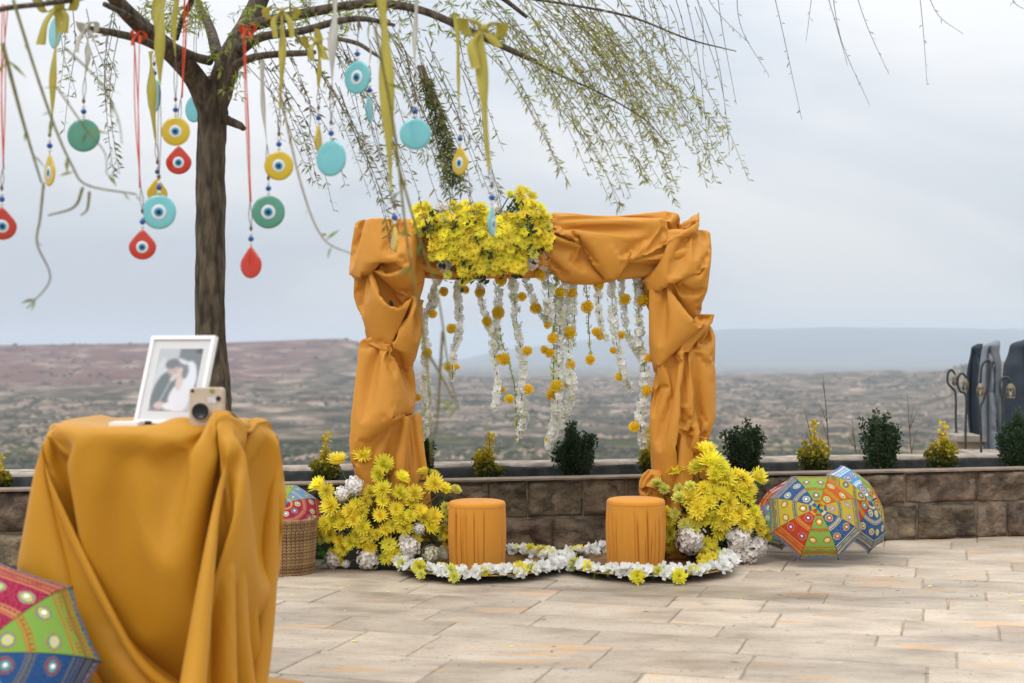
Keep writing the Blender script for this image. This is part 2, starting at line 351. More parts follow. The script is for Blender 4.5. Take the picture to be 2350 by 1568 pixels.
# ================================================================ SETTING
# ---- valley terrain: one sheet from below the terrace to the horizon
def terrain_z(x, y):
    r = np.hypot(x, y); px = 1175 + F * x / np.maximum(y, 1.0)
    lr = np.log(r)
    base = np.interp(lr, np.log([12, 30, 80, 250, 500, 900, 1500, 2500, 3300, 6000, 20000]), [-3, -6, -13, -23, -36, -50, -55, -49, -70, -90, -120])
    ridge = np.interp(px, [900, 1330, 1640, 2100, 2400], [6, -4, 2, 11, 14]) * sstep((r - 1500) / 1000) * sstep((3400 - r) / 700)
    left = np.interp(lr, np.log([12, 30, 80, 250, 500, 900, 1300, 1600, 1780, 1860, 2040, 2100, 2300, 6000, 20000]), [-3, -6, -13, -23, -36, -46, -43, -33, -24, -14, -10, 1, 5, 9, 9])
    top = np.interp(px, [-1500, 0, 500, 780, 850], [-2, 1, 6, 13, 5]) * sstep((r - 1900) / 300)
    m = sstep((945 + 55 * (fbm(r / 160, px / 300, 3) - .5) - px) / 130)
    z = (base + ridge) * (1 - m) + (left + top) * m
    hill = sstep((px - 2090) / 140) * sstep((r - 1050) / 420) * sstep((2600 - r) / 600)
    z = z + hill * np.interp(px, [2090, 2200, 2320, 2500], [10, 22, 26, 20])
    a = np.clip((r - 40) / 900, 0, 1)
    flat = 1 - 0.85 * sstep((r - 1900) / 250) * m
    z = z + a * flat * (13 * (fbm(x / 210, y / 300, 4) - .5) + 5.5 * (fbm(x / 42 + 9, y / 60, 3) - .5) + 2.6 * (fbm(x / 13, y / 22 + 4, 2) - .5))
    return z
na, nr_ = 520, 420
aa = np.tan(np.linspace(R(-50), R(50), na)); rr = np.exp(np.linspace(math.log(12.5), math.log(16000), nr_))
A_, R_ = np.meshgrid(aa, rr); Yg = R_ / np.sqrt(1 + A_ ** 2) ; Xg = A_ * Yg
Yg = np.maximum(Yg, 0); Zg = terrain_z(Xg, Yg)
V = np.stack([Xg, Yg, Zg], -1).reshape(-1, 3)
ii, jj = np.meshgrid(np.arange(nr_ - 1), np.arange(na - 1), indexing='ij'); q0 = (ii * na + jj).ravel()
fs = np.stack([q0, q0 + 1, q0 + na + 1, q0 + na], 1).tolist()
me = bpy.data.meshes.new('terrain'); me.from_pydata(V.tolist(), [], fs); me.polygons.foreach_set('use_smooth', np.ones(len(me.polygons), bool))
def terrain_mat():
    m = bpy.data.materials.new('dry_valley'); m.use_nodes = True; t = m.node_tree; t.nodes.clear(); n = t.nodes.new; k = t.links.new
    o = n('ShaderNodeOutputMaterial'); b = n('ShaderNodeBsdfDiffuse'); k(b.outputs[0], o.inputs[0])
    g = n('ShaderNodeNewGeometry'); pos = g.outputs['Position']
    def noise(sc_, det, st=(1, 1, 1)):
        mp_ = n('ShaderNodeMapping'); mp_.inputs['Scale'].default_value = st; k(pos, mp_.inputs[0])
        z = n('ShaderNodeTexNoise'); z.inputs['Scale'].default_value = sc_; z.inputs['Detail'].default_value = det; z.inputs['Roughness'].default_value = .62; k(mp_.outputs[0], z.inputs['Vector']); return z.outputs['Fac']
    def ramp(v, stops):
        r = n('ShaderNodeValToRGB'); el = r.color_ramp.elements
        while len(el) < len(stops): el.new(.5)
        for q, (p_, c_) in zip(el, stops): q.position = p_; q.color = (*c_, 1)
        k(v, r.inputs[0]); return r.outputs[0]
    def mix(f, a, c):
        x = n('ShaderNodeMix'); x.data_type = 'RGBA'; k(f, x.inputs['Factor']); k(a, x.inputs['A']); k(c, x.inputs['B']); return x.outputs['Result']
    scrub = ramp(noise(.03, 7, (1, .6, 1)), [(.38, (.050, .050, .038)), (.46, (.105, .092, .070)), (.54, (.165, .130, .10)), (.66, (.37, .29, .225))])
    strata = ramp(noise(.03, 8, (.7, .7, 4)), [(.36, (.085, .066, .064)), (.45, (.185, .095, .082)), (.53, (.15, .10, .09)), (.62, (.33, .235, .19))])
    field = ramp(noise(.012, 5, (.5, 1.4, 1)), [(.38, (.032, .042, .024)), (.50, (.055, .064, .034)), (.60, (.085, .088, .048)), (.68, (.29, .22, .155))])
    sep = n('ShaderNodeSeparateXYZ'); k(pos, sep.inputs[0])
    def rng(v, a, c):
        r = n('ShaderNodeMapRange'); r.interpolation_type = 'SMOOTHSTEP'; r.inputs['From Min'].default_value = a; r.inputs['From Max'].default_value = c; k(v, r.inputs[0]); return r.outputs[0]
    ydist = n('ShaderNodeMath'); ydist.operation = 'MULTIPLY_ADD'; ydist.inputs[1].default_value = 420; k(noise(.006, 3), ydist.inputs[0]); k(sep.outputs['Y'], ydist.inputs[2])
    c = mix(rng(ydist.outputs[0], 1010, 780), scrub, field)
    hz = rng(sep.outputs['Z'], -42, -30); xl = rng(sep.outputs['X'], -190, -330); yf = rng(sep.outputs['Y'], 1250, 1500)
    mu = n('ShaderNodeMath'); mu.operation = 'MULTIPLY'; k(hz, mu.inputs[0]); k(xl, mu.inputs[1])
    mu2 = n('ShaderNodeMath'); mu2.operation = 'MULTIPLY'; k(mu.outputs[0], mu2.inputs[0]); k(yf, mu2.inputs[1])
    c = mix(mu2.outputs[0], c, strata)
    k(c, b.inputs[0]); return m
me.materials.append(terrain_mat())
o = bpy.data.objects.new('terrain', me); col.objects.link(o); tag(o, 'dry mottled valley floor and plateau below the terrace', kind='structure')

# ---- scrub on the valley slopes, one mass
mb = MB(); mb2 = MB()
OV = np.array([(1, 0, 0), (-1, 0, 0), (0, 1, 0), (0, -1, 0), (0, 0, 1.0), (0, 0, -.6)], float)
OF = [(0, 2, 4), (2, 1, 4), (1, 3, 4), (3, 0, 4), (2, 0, 5), (1, 2, 5), (3, 1, 5), (0, 3, 5)]
nb = 16000
r_ = np.exp(RS.uniform(math.log(260), math.log(2300), nb)); px_ = RS.uniform(-250, 2600, nb)
y_ = r_ / np.sqrt(1 + ((px_ - 1175) / F) ** 2); x_ = (px_ - 1175) / F * y_; z_ = terrain_z(x_, y_)
keep = (fbm(x_ / 60, y_ / 90, 3) > .46) & ~((px_ < 960) & (r_ > 1250) & (RS.uniform(0, 1, nb) > .4))
for x, y, z, r in zip(x_[keep], y_[keep], z_[keep], r_[keep]):
    s = random.uniform(.5, 1.7) * (0.55 + r / 1500); v = OV * s * RS.uniform(.7, 1.3, (6, 3)) * (1.25, 1.25, .8)
    mb.add(v + (x, y, z + s * .2), OF, RS.uniform(.7, 1.3) * np.array((1, 1, 1)))
m_scrub = M('scrub', (.062, .062, .044), (.11, .10, .075), .05, rough=.95, attr=True, world=True)
tag(mb.build('scrub', m_scrub, origin=(0, 0, 0), smooth=False), 'grey green scrub scattered over the valley slopes', 'scrub', kind='stuff')
# pale boulders and tuff outcrops
nb = 5200
r_ = np.exp(RS.uniform(math.log(420), math.log(2400), nb)); px_ = RS.uniform(-250, 2600, nb)
y_ = r_ / np.sqrt(1 + ((px_ - 1175) / F) ** 2); x_ = (px_ - 1175) / F * y_; z_ = terrain_z(x_, y_)
keep = (fbm(x_ / 80 + 31, y_ / 110, 3) > .52) & ~((px_ < 960) & (r_ > 1250))
for x, y, z, r in zip(x_[keep], y_[keep], z_[keep], r_[keep]):
    s = random.uniform(.5, 1.9) * (0.5 + r / 1500); v = OV * s * RS.uniform(.5, 1.5, (6, 3)) * (1.7, 1.2, .9)
    mb2.add(v + (x, y, z), OF, RS.uniform(.75, 1.2) * np.array((1, .97, .94)))
m_tuff = M('tuff', (.23, .175, .135), (.35, .275, .215), .05, rough=.95, attr=True, world=True)
tag(mb2.build('boulders', m_tuff, origin=(0, 0, 0), smooth=False), 'pale tuff boulders scattered over the valley slopes', 'boulder', kind='stuff')

# ---- far mountain
xs = np.linspace(-900, 3600, 260); vs_ = []; fs = []
crest = np.interp(xs, [-900, 700, 880, 1000, 1150, 1300, 1500, 1660, 1900, 2150, 2400, 3000, 3600], [905, 890, 868, 838, 805, 785, 768, 756, 752, 752, 757, 770, 800])
crest = crest + 4 * (fbm(xs / 90, xs * 0, 4) - .5)
MD = 11000.
for k_, (dy, hf) in enumerate([(-2600, 0.0), (-1500, .38), (-700, .74), (0, 1.0), (1500, .9)]):
    for i, x in enumerate(xs):
        top = CAMZ - (crest[i] - HY) * MD / F; z = -125 + (top + 125) * hf + (8 * (vnoise(np.array(x / 40.), np.array(k_ * 3.1)) - .5) if 0 < hf < .99 else 0)
        vs_.append(((x - 1175) * MD / F, MD + dy, z))
n_ = len(xs)
for k_ in range(4):
    for i in range(n_ - 1): fs.append((k_ * n_ + i, k_ * n_ + i + 1, (k_ + 1) * n_ + i + 1, (k_ + 1) * n_ + i))
mb = MB(); mb.add(vs_, fs)
o = mb.build('mountain', M('far_slope', (.05, .055, .055), (.10, .095, .085), .002, rough=1, world=True), origin=(0, MD, -125)); tag(o, 'long flat topped mountain fading into haze', kind='structure')

# ---- haze: one even box of air
mb = MB(); mb.box((0, 8300, 25), (9500, 8800, 157))
m_h = bpy.data.materials.new('haze'); m_h.use_nodes = True; t = m_h.node_tree; t.nodes.clear()
ho = t.nodes.new('ShaderNodeOutputMaterial'); pv = t.nodes.new('ShaderNodeVolumePrincipled')
pv.inputs['Color'].default_value = (.74, .85, .97, 1); pv.inputs['Density'].default_value = 1.35e-4; t.links.new(pv.outputs[0], ho.inputs['Volume'])
o = mb.build('haze', m_h, origin=(0, 8300, 0), smooth=False); tag(o, 'thin pale haze over the valley', 'haze', kind='stuff')

# ---- terrace floor and its paving slabs
WA = np.array((-3.22, 8.96)); WB = np.array((3.81, 10.58)); wd = (WB - WA) / np.linalg.norm(WB - WA); wn = np.array((wd[1], -wd[0]))  # wn points to the camera
def wallY(x): return WA[1] + (x - WA[0]) * wd[1] / wd[0]
def slab_mat():
    m = bpy.data.materials.new('paving_stone'); m.use_nodes = True; t = m.node_tree; t.nodes.clear(); n = t.nodes.new; k = t.links.new
    o = n('ShaderNodeOutputMaterial'); b = n('ShaderNodeBsdfPrincipled'); k(b.outputs[0], o.inputs[0])
    pos = n('ShaderNodeNewGeometry').outputs['Position']; oi = n('ShaderNodeObjectInfo')
    off = n('ShaderNodeVectorMath'); off.operation = 'SCALE'; off.inputs[0].default_value = (37., 21., 9.); k(oi.outputs['Random'], off.inputs['Scale'])
    ad = n('ShaderNodeVectorMath'); k(pos, ad.inputs[0]); k(off.outputs[0], ad.inputs[1])
    def noise(v, s, d, st=(1, 1, 1), rot=0):
        mp_ = n('ShaderNodeMapping'); mp_.inputs['Scale'].default_value = st; mp_.inputs['Rotation'].default_value = (0, 0, rot); k(v, mp_.inputs[0])
        z = n('ShaderNodeTexNoise'); z.inputs['Scale'].default_value = s; z.inputs['Detail'].default_value = d; z.inputs['Roughness'].default_value = .6; k(mp_.outputs[0], z.inputs['Vector']); return z.outputs['Fac']
    def ramp(v, stops):
        r = n('ShaderNodeValToRGB'); el = r.color_ramp.elements
        while len(el) < len(stops): el.new(.5)
        for q, (p_, c_) in zip(el, stops): q.position = p_; q.color = (*c_, 1)
        k(v, r.inputs[0]); return r.outputs[0]
    def mix(f, a, c, bt='MIX'):
        x = n('ShaderNodeMix'); x.data_type = 'RGBA'; x.blend_type = bt
        if isinstance(f, float): x.inputs['Factor'].default_value = f
        else: k(f, x.inputs['Factor'])
        k(a, x.inputs['A'])
        if isinstance(c, tuple): x.inputs['B'].default_value = (*c, 1)
        else: k(c, x.inputs['B'])
        return x.outputs['Result']
    c = ramp(noise(ad.outputs[0], 2.8, 8, (.8, 1.5, 1), .3), [(.3, (.31, .245, .18)), (.46, (.45, .365, .275)), (.60, (.53, .44, .335)), (.76, (.60, .515, .41))])
    # fine pitting
    c = mix(ramp(noise(pos, 45, 5), [(.30, (1, 1, 1)), (.44, (0, 0, 0))]), c, (.30, .24, .18))
    c = mix(ramp(noise(pos, 7, 6), [(.28, (.8, .8, .8)), (.40, (0, 0, 0))]), c, (.27, .215, .16))
    # ochre iron stains in flat patches
    st = ramp(noise(ad.outputs[0], 2.6, 3, (.5, 2.2, 1), .3), [(.625, (0, 0, 0)), (.65, (.7, .7, .7))])
    c = mix(st, c, (.60, .36, .17))
    # darker damp patches
    damp = ramp(noise(pos, .9, 4, (.6, 1.6, 1), .3), [(.52, (0, 0, 0)), (.64, (.75, .75, .75))])
    c = mix(damp, c, (.62, .58, .55), 'MULTIPLY')
    hs = n('ShaderNodeHueSaturation'); mr = n('ShaderNodeMapRange'); mr.inputs['To Min'].default_value = .80; mr.inputs['To Max'].default_value = 1.12
    k(oi.outputs['Random'], mr.inputs[0]); k(mr.outputs[0], hs.inputs['Value']); k(c, hs.inputs['Color']); k(hs.outputs[0], b.inputs['Base Color'])
    r2 = n('ShaderNodeMapRange'); r2.inputs['To Min'].default_value = .62; r2.inputs['To Max'].default_value = .22; k(damp, r2.inputs[0]); k(r2.outputs[0], b.inputs['Roughness'])
    b.inputs['Specular IOR Level'].default_value = .45
    bp = n('ShaderNodeBump'); bp.inputs['Strength'].default_value = .5; bp.inputs['Distance'].default_value = .006
    k(noise(pos, 16, 5, (.7, 1.6, 1), .3), bp.inputs['Height']); k(bp.outputs[0], b.inputs['Normal'])
    return m
m_slab = slab_mat()
m_floor = M('joint_bed', (.28, .215, .15), (.46, .375, .28), 5, rough=.95, bump=.6, bscale=50, world=True)
mb = MB()
fl = [(-7, -5), (8, -5), (8, wallY(8) + .2), (-7, wallY(-7) + .2)]
mb.add([(x, y, -.006) for x, y in fl] + [(x, y, -.5) for x, y in fl], [(0, 1, 2, 3), (0, 4, 5, 1), (1, 5, 6, 2), (2, 6, 7, 3), (3, 7, 4, 0)])
floor = mb.build('terrace_floor', m_floor, origin=(0, 0, 0), smooth=False); tag(floor, 'pale beige stone paved terrace floor', kind='structure')
ang = R(-17); e1 = np.array((math.cos(ang), math.sin(ang))); e2 = np.array((-math.sin(ang), math.cos(ang)))
sg = random.Random(5)
v0 = 1.0; nslab = 0
while v0 < 13:
    hgt_ = sg.choice([.30, .36, .42, .48]); u0 = -9 + sg.uniform(0, 1)
    while u0 < 9:
        ln = sg.uniform(.38, 1.0); g_ = .0022
        cs = [(u0 + g_, v0 + g_), (u0 + ln - g_, v0 + g_), (u0 + ln - g_, v0 + hgt_ - g_), (u0 + g_, v0 + hgt_ - g_)]
        pts = [np.array(c_) @ np.array((e1, e2)) for c_ in cs]
        pcs = np.mean(pts, 0); cx, cyy = pcs; vis = cyy > 4.9 and abs(cx) < .38 * cyy + .8 and min(p[1] - wallY(p[0]) for p in pts) < 0 and max(p[1] for p in pts) > 5.3
        if vis:
            # broken outline with chamfer and small chips
            ring = []
            for a_, b_ in zip(cs, cs[1:] + cs[:1]):
                a_, b_ = np.array(a_), np.array(b_); kk = 6
                for q in range(kk):
                    p_ = a_ + (b_ - a_) * q / kk; ctr = np.array((u0 + ln / 2, v0 + hgt_ / 2))
                    j = sg.uniform(0, .004) if q else sg.uniform(.001, .007)
                    ring.append(p_ + unit(ctr - p_) * j)
            ring = np.array(ring); ctr = ring.mean(0); nn_ = len(ring)
            tz = sg.uniform(-.0015, .0025); tl = (sg.uniform(-.003, .003), sg.uniform(-.003, .003))
            def lift(q, z): return [(*(p_ @ np.array((e1, e2))), z + tl[0] * (p_[0] - ctr[0]) + tl[1] * (p_[1] - ctr[1])) for p_ in q]
            inn = ctr + (ring - ctr) * (1 - np.array((.005 / ln, .005 / hgt_)) * 1.4)
            VV = lift(ring, -.03) + lift(ring, tz - .005) + lift(inn, tz)
            FF = []
            for q in range(nn_):
                s_ = (q + 1) % nn_; FF += [(q, s_, nn_ + s_, nn_ + q), (nn_ + q, nn_ + s_, 2 * nn_ + s_, 2 * nn_ + q)]
            FF.append(tuple(range(2 * nn_, 3 * nn_)))
            m1 = MB(); m1.add(VV, FF); so_ = m1.build('paving_slab', m_slab, floor, smooth=False); nslab += 1
        u0 += ln
    v0 += hgt_
print('slabs', nslab)

# ---- stone planter wall
WH = .51
def W2(u, dpt, z): p = WA + wd * u - wn * dpt; return (p[0], p[1], z)   # u along the wall, dpt away from the camera
root = empty('planter_wall', W2(3.6, 0, 0), 'low rough stone planter wall running across behind the arch', 'wall')
U0, U1 = -1.3, 8.6
def wbox(mb, u0, u1, d0, d1, z0, z1):
    mb.add([W2(u, d, z) for u in (u0, u1) for d in (d0, d1) for z in (z0, z1)], [(0, 1, 3, 2), (4, 6, 7, 5), (0, 4, 5, 1), (2, 3, 7, 6), (0, 2, 6, 4), (1, 5, 7, 3)])
mb = MB(); wbox(mb, U0, U1, .035, .16, -.05, WH - .012); mb.build('mortar_core', m_mortar, root, smooth=False)
def bump_strip(name, mat, d0, d1, z0, z1, amp, n=140, rows=5):
    mb = MB(); us = np.linspace(U0, U1, n); prof = [(d0, z0), (d0, z1 - .02), (d0 + .02, z1), (d1 - .02, z1), (d1, z1 - .02), (d1, z0)]
    q_ = np.arange(len(prof))[None, :]; Ug = us[:, None] + 0 * q_; pr_ = np.array(prof)
    Dg = pr_[:, 0] + amp * (fbm(Ug * 3.1 + q_ * 7, q_ * 1.7 + 0 * Ug, 3) - .5) * 2; Zg_ = pr_[:, 1] + amp * (fbm(Ug * 2.3 + q_, 5. + q_ + 0 * Ug, 3) - .5) * 2 * (pr_[:, 1] > z0 + .01)
    VV = [W2(u, d, z) for u, d, z in zip(Ug.ravel(), Dg.ravel(), Zg_.ravel())]
    m_ = len(prof); FF = [(i * m_ + q, (i + 1) * m_ + q, (i + 1) * m_ + q + 1, i * m_ + q + 1) for i in range(n - 1) for q in range(m_ - 1)]
    mb.add(VV, FF); return mb.build(name, mat, root)
bump_strip('soil_bed', m_soil, .15, .52, .0, .465, .012)
bump_strip('back_wall_lining', m_liner, .50, .56, .0, .553, .006)
bump_strip('back_coping', m_coping, .515, .80, -.3, .572, .008)
# stones in two courses with a thin capping course
def stone(u0, u1, z0, z1, proud):
    nu, nv = 27, 15; m1 = MB(); VV = []; sd0 = random.uniform(0, 99)
    S_, T_ = np.meshgrid(np.linspace(0, 1, nu), np.linspace(0, 1, nv)); Ug = u0 + (u1 - u0) * S_; Zs = z0 + (z1 - z0) * T_
    ed = np.minimum(sstep(np.minimum(S_, 1 - S_) * (u1 - u0) / .03), sstep(np.minimum(T_, 1 - T_) * (z1 - z0) / .025))
    nz_ = fbm(Ug * 7 + sd0, Zs * 9 + sd0, 4); fac = fbm(Ug * 3 + sd0, Zs * 3.5, 2); fine = np.abs(fbm(Ug * 19 + sd0, Zs * 26, 3) - .5)
    Dg = .03 - ed * (proud + .10 * (nz_ - .5) + .08 * (fac - .5) - .05 * fine); jz = RS.uniform(-.004, .004, Ug.shape) * ed
    wb = .016 * (fbm(Ug * 9 + sd0, Zs * 9 + 3.3, 3) - .5) * 2; wz = .014 * (fbm(Ug * 8 + 7.7, Zs * 8 + sd0, 3) - .5) * 2
    VV = [W2(u, d, z) for u, d, z in zip((Ug + jz + wb).ravel(), Dg.ravel(), np.minimum(.4965, Zs + jz + wz).ravel())]
    for (s_, t_) in ((0, 0), (1, 0), (1, 1), (0, 1)): VV.append(W2(u0 + (u1 - u0) * s_, .15, z0 + (z1 - z0) * t_))
    FF = [(j * nu + i, j * nu + i + 1, (j + 1) * nu + i + 1, (j + 1) * nu + i) for j in range(nv - 1) for i in range(nu - 1)]
    b0 = nu * nv; bot = [i for i in range(nu)]; top = [(nv - 1) * nu + i for i in range(nu)]
    FF += [tuple([b0] + [b0 + 1] + bot[::-1]), tuple([b0 + 3] + top + [b0 + 2])]
    FF += [tuple([b0] + [j * nu for j in range(nv)] + [b0 + 3]), tuple([b0 + 2] + [j * nu + nu - 1 for j in range(nv - 1, -1, -1)] + [b0 + 1])]
    m1.add(VV, FF); return m1.build('stone', m_stone, root)
rg = random.Random(8); u = U0
while u < U1:
    L_ = rg.uniform(.55, 1.05); e_ = min(u + L_, U1); zm = rg.choice([.205, .235, .262, .30]); top_ = .492
    def course(z0, z1):
        k_ = rg.choice([1, 2, 2, 3]) if e_ - u > .6 else rg.choice([1, 2]); cuts = sorted([u] + [u + (e_ - u) * (q + rg.uniform(-.22, .22)) / k_ for q in range(1, k_)] + [e_])
        for a_, b_ in zip(cuts[:-1], cuts[1:]):
            if b_ - a_ > .05: stone(a_ + .007, b_ - .007, z0 + rg.uniform(0, .008), z1 - rg.uniform(0, .009), .028 * rg.uniform(.3, 1.6))
    course(0, zm - .005); course(zm + .005, top_)
    u = e_
mb = MB()
mb = MB(); wbox(mb, U0, U1, -.012, .165, WH - .012, WH); mb.build('cap_course', M('cap_stone', (.16, .12, .085), (.28, .21, .155), 6, rough=.9, bump=.6, bscale=50, world=True), root, smooth=False)

# ---- shrubs in the planter
def shrub(name, px0, px1, ytop, ybot, kind, label, group, seed):
    rs = np.random.RandomState(seed); pc = (px0 + px1) / 2
    Yd = 9.6
    for _ in range(6):
        X = (pc - 1175) * Yd / F; Yd = wallY(X) + .34
    base = P(pc, 1100, Yd); base[2] = .44; s = Yd / F
    H = (CAMZ - (ytop - HY) * s) - .46; Wd = (px1 - px0) * s / 2
    rt = empty(name, base, label, 'shrub', group)
    st = MB(); lf = MB()
    nsh = 30 if kind == 'box' else 14
    for i in range(nsh):
        a = rs.uniform(0, 6.28); rad = math.sqrt(rs.uniform(0, 1))
        if kind == 'box':
            hh = H * (1 - .30 * rad ** 2) * rs.uniform(.62, 1.0); sp = Wd * rad * rs.uniform(.75, 1.05)
        else:
            hh = H * (1.0 if i == 0 else rs.uniform(.35, .75) * (1 - .25 * rad)); sp = Wd * (0.15 if i == 0 else rad)
        tip = base + np.array((sp * math.cos(a), sp * math.sin(a) * .75, hh))
        mid = base + np.array((sp * .75 * math.cos(a), sp * .55 * math.sin(a), hh * .5))
        path = catmull([base + np.array((.03 * math.cos(a), .03 * math.sin(a), 0)), mid, tip], 9)
        st.tube(path, np.linspace(.005, .0015, 9), 5, (.5, .42, .3))
        nl = 190 if kind == 'box' else 130
        for q in range(nl):
            t_ = 1 - rs.uniform(0, 1) ** 1.2 * (.86 if kind == 'box' else .95); f_ = t_ * 8; i0 = min(7, int(f_)); p = path[i0] + (path[i0 + 1] - path[i0]) * (f_ - i0)
            spread = (.045 if kind == 'box' else .035) * (1.25 - .6 * t_)
            d = unit(rs.normal(0, 1, 3) + (0, 0, .5)); p = p + d * rs.uniform(.2, 1) * spread
            L_ = rs.uniform(.014, .025) if kind == 'box' else rs.uniform(.018, .034)
            ax = unit(d + (0, 0, .45)); sd = unit(np.cross(ax, rs.normal(0, 1, 3))); wl = L_ * .45
            n0 = unit(np.cross(sd, ax)) * L_ * .12
            VV = [p, p + ax * L_ * .5 + sd * wl + n0, p + ax * L_, p + ax * L_ * .5 - sd * wl + n0]
            relh = (p[2] - base[2]) / H
            if kind == 'box': c = np.array((.028, .058, .022)) * rs.uniform(.6, 1.5) + np.array((.05, .06, .005)) * max(0, relh - .75) * rs.uniform(0, 2.5)
            else:
                g_ = np.clip((relh - .22) / .5 + rs.uniform(-.3, .3), 0, 1)
                c = np.array((.045, .075, .018)) * (1 - g_) + np.array((.66, .50, .03)) * g_; c = c * rs.uniform(.65, 1.2)
            lf.add(VV, [(0, 1, 2, 3)], c)
    st.build('stem', m_twig, rt); lf.build('foliage', m_shrub, rt, smooth=False)
G1, G2 = 'dark green box shrubs in the planter', 'golden variegated shrubs in the planter'
shrub('box_shrub', 112, 176, 955, 1090, 'box', 'dark green box shrub peeking out behind the left side of the draped table', G1, 1)
shrub('box_shrub', 948, 990, 985, 1085, 'box', 'dark green box shrub half hidden behind the left arch column', G1, 2)
shrub('box_shrub', 1272, 1380, 962, 1088, 'box', 'round dark green box shrub seen through the arch above the poufs', G1, 3)
shrub('box_shrub', 1657, 1752, 952, 1082, 'box', 'upright dark green box shrub just right of the right arch column', G1, 4)
shrub('box_shrub', 1968, 2072, 926, 1080, 'box', 'tallest dark green box shrub, above the embroidered umbrellas', G1, 5)
shrub('box_shrub', 2284, 2380, 932, 1080, 'box', 'dark green box shrub cut by the right edge of the picture', G1, 6)
shrub('golden_shrub', -34, 20, 1044, 1115, 'g', 'golden shrub cut by the left edge of the picture', G2, 7)
shrub('golden_shrub', 710, 780, 994, 1088, 'g', 'golden shrub between the draped table and the left arch column', G2, 8)
shrub('golden_shrub', 1084, 1154, 990, 1090, 'g', 'golden shrub seen through the arch, left of the round green one', G2, 9)
shrub('golden_shrub', 1470, 1512, 980, 1078, 'g', 'golden shrub half hidden behind the right arch column', G2, 10)
shrub('golden_shrub', 1824, 1912, 966, 1085, 'g', 'two-pronged golden shrub above the embroidered umbrellas', G2, 11)
shrub('golden_shrub', 2122, 2202, 966, 1075, 'g', 'golden shrub in front of the lantern posts', G2, 12)

# bare saplings behind the planter
def sapling(pts, label, Yd, seed):
    rs = np.random.RandomState(seed); b = P(*pts[0], Yd); mb = MB()
    path = catmull([P(x, y, Yd) for x, y in pts], 8); mb.tube(path, np.linspace(.007, .002, 8), 5)
    for q in range(3):
        i = rs.randint(2, 6); d = np.array((rs.uniform(-.1, .1), rs.uniform(-.05, .05), rs.uniform(.1, .22))); mb.tube([path[i], path[i] + d * .6 + (0, 0, .01), path[i] + d], [.003, .002, .001], 4)
    o = mb.build('bare_sapling', m_twig); tag(o, label, 'sapling', 'bare saplings beyond the planter')
sapling([(1868, 1095), (1862, 1010), (1845, 935)], 'bare thin sapling at the left of the twin golden shrub', 11.2, 1)
sapling([(1905, 1095), (1900, 1000), (1893, 905), (1886, 880)], 'bare thin sapling rising above the twin golden shrub', 11.2, 2)
sapling([(1975, 1095), (1965, 1040), (1955, 960)], 'bare thin sapling just left of the tallest box shrub', 11.2, 3)
sapling([(2098, 1095), (2088, 1000), (2083, 905)], 'bare thin sapling between the tallest box shrub and the golden shrub', 11.2, 4)

# ---- lower terrace at the right: covered parasols, lantern posts, stone tables
Z2 = lambda pts: [(2148.1 + .2108 * x, 752.8 + .2108 * y) for x, y in pts]
mb = MB()
mb.box((7.6, 15.2, -.55), (3.6, 3.0, .25)); o = mb.build('lower_terrace', m_slab, smooth=False); tag(o, 'lower stone terrace beyond the planter at the right', kind='structure')
LT = -.30
def lantern_post(pts, lan, Yd, label, base_z):
    """pts: post then hook, lan: lantern box (x0, x1, y0, y1), all in picture positions"""
    c = [P(x, y, Yd) for x, y in Z2(pts)]; b = c[0].copy(); b[2] = base_z
    rt = empty('lantern_post', b, label, 'lantern', 'iron lantern posts at the right')
    mb = MB(); mb.tube(np.vstack([b, c[0]]), .019, 8); mb.tube(catmull(c, 40), .0125, 8); mb.lathe([(.0, .0), (.09, .0), (.09, .012), (.03, .03), (.026, .06)], b, 16); mb.build('post', m_metal, rt)
    m = MB(); m.ball(c[0], .03, 8); m.build('collar', m_metal, rt)
    (x0, y0), (x1, y1) = Z2([(lan[0], lan[2]), (lan[1], lan[3])]); a = P(x0, y0, Yd); d = P(x1, y1, Yd); cx = (a + d) / 2; w_ = abs(d[0] - a[0]) / 2; h_ = abs(a[2] - d[2])
    ln = MB(); ln.lathe([(0.001, h_ * .5 + .05), (w_ * .5, h_ * .5 + .04), (w_ * 1.05, h_ * .5), (w_ * 1.0, h_ * .5 - .012), (.001, h_ * .5 - .012)], cx, 8)
    ln.lathe([(.001, -h_ * .5 - .01), (w_ * .95, -h_ * .5 - .01), (w_ * .95, -h_ * .5 + .006), (.001, -h_ * .5 + .006)], cx, 8)
    for q in range(8): t_ = q * math.pi / 4; p = cx + np.array((math.cos(t_), math.sin(t_), 0)) * w_ * .88; ln.tube([p - (0, 0, h_ * .5), p + (0, 0, h_ * .5)], .006, 4)
    ln.tube([cx + (0, 0, h_ * .5 + .03), c[-1]], .006, 5)
    l_ = ln.build('lantern', M('aged_brass', (.16, .13, .08), (.26, .21, .13), 20, rough=.5, metal=.5), rt)
    cdl = MB(); cdl.lathe([(.001, -h_ * .48), (w_ * .35, -h_ * .48), (w_ * .35, h_ * .15), (.001, h_ * .16)], cx, 10); cdl.build('candle', M('wax', (.7, .62, .5), rough=.5), l_)
lantern_post([(220, 1150), (215, 1000), (213, 720), (175, 655), (130, 600), (128, 505), (165, 455), (203, 500), (206, 540)], (178, 236, 548, 615), 15.8, 'farthest iron lantern post with hooked top, leftmost of the group', LT)
lantern_post([(320, 1440), (322, 1100), (328, 750), (270, 695), (240, 630), (240, 540), (280, 495), (322, 530), (325, 580)], (288, 352, 595, 672), 14.6, 'second iron lantern post from the left, before the dark covered parasol', LT)
lantern_post([(492, 1440), (490, 1150), (482, 880), (520, 780), (575, 600), (590, 400), (560, 350), (500, 420), (482, 600)], (444, 524, 650, 740), 14.0, 'iron lantern post standing against the grey covered parasol', LT)
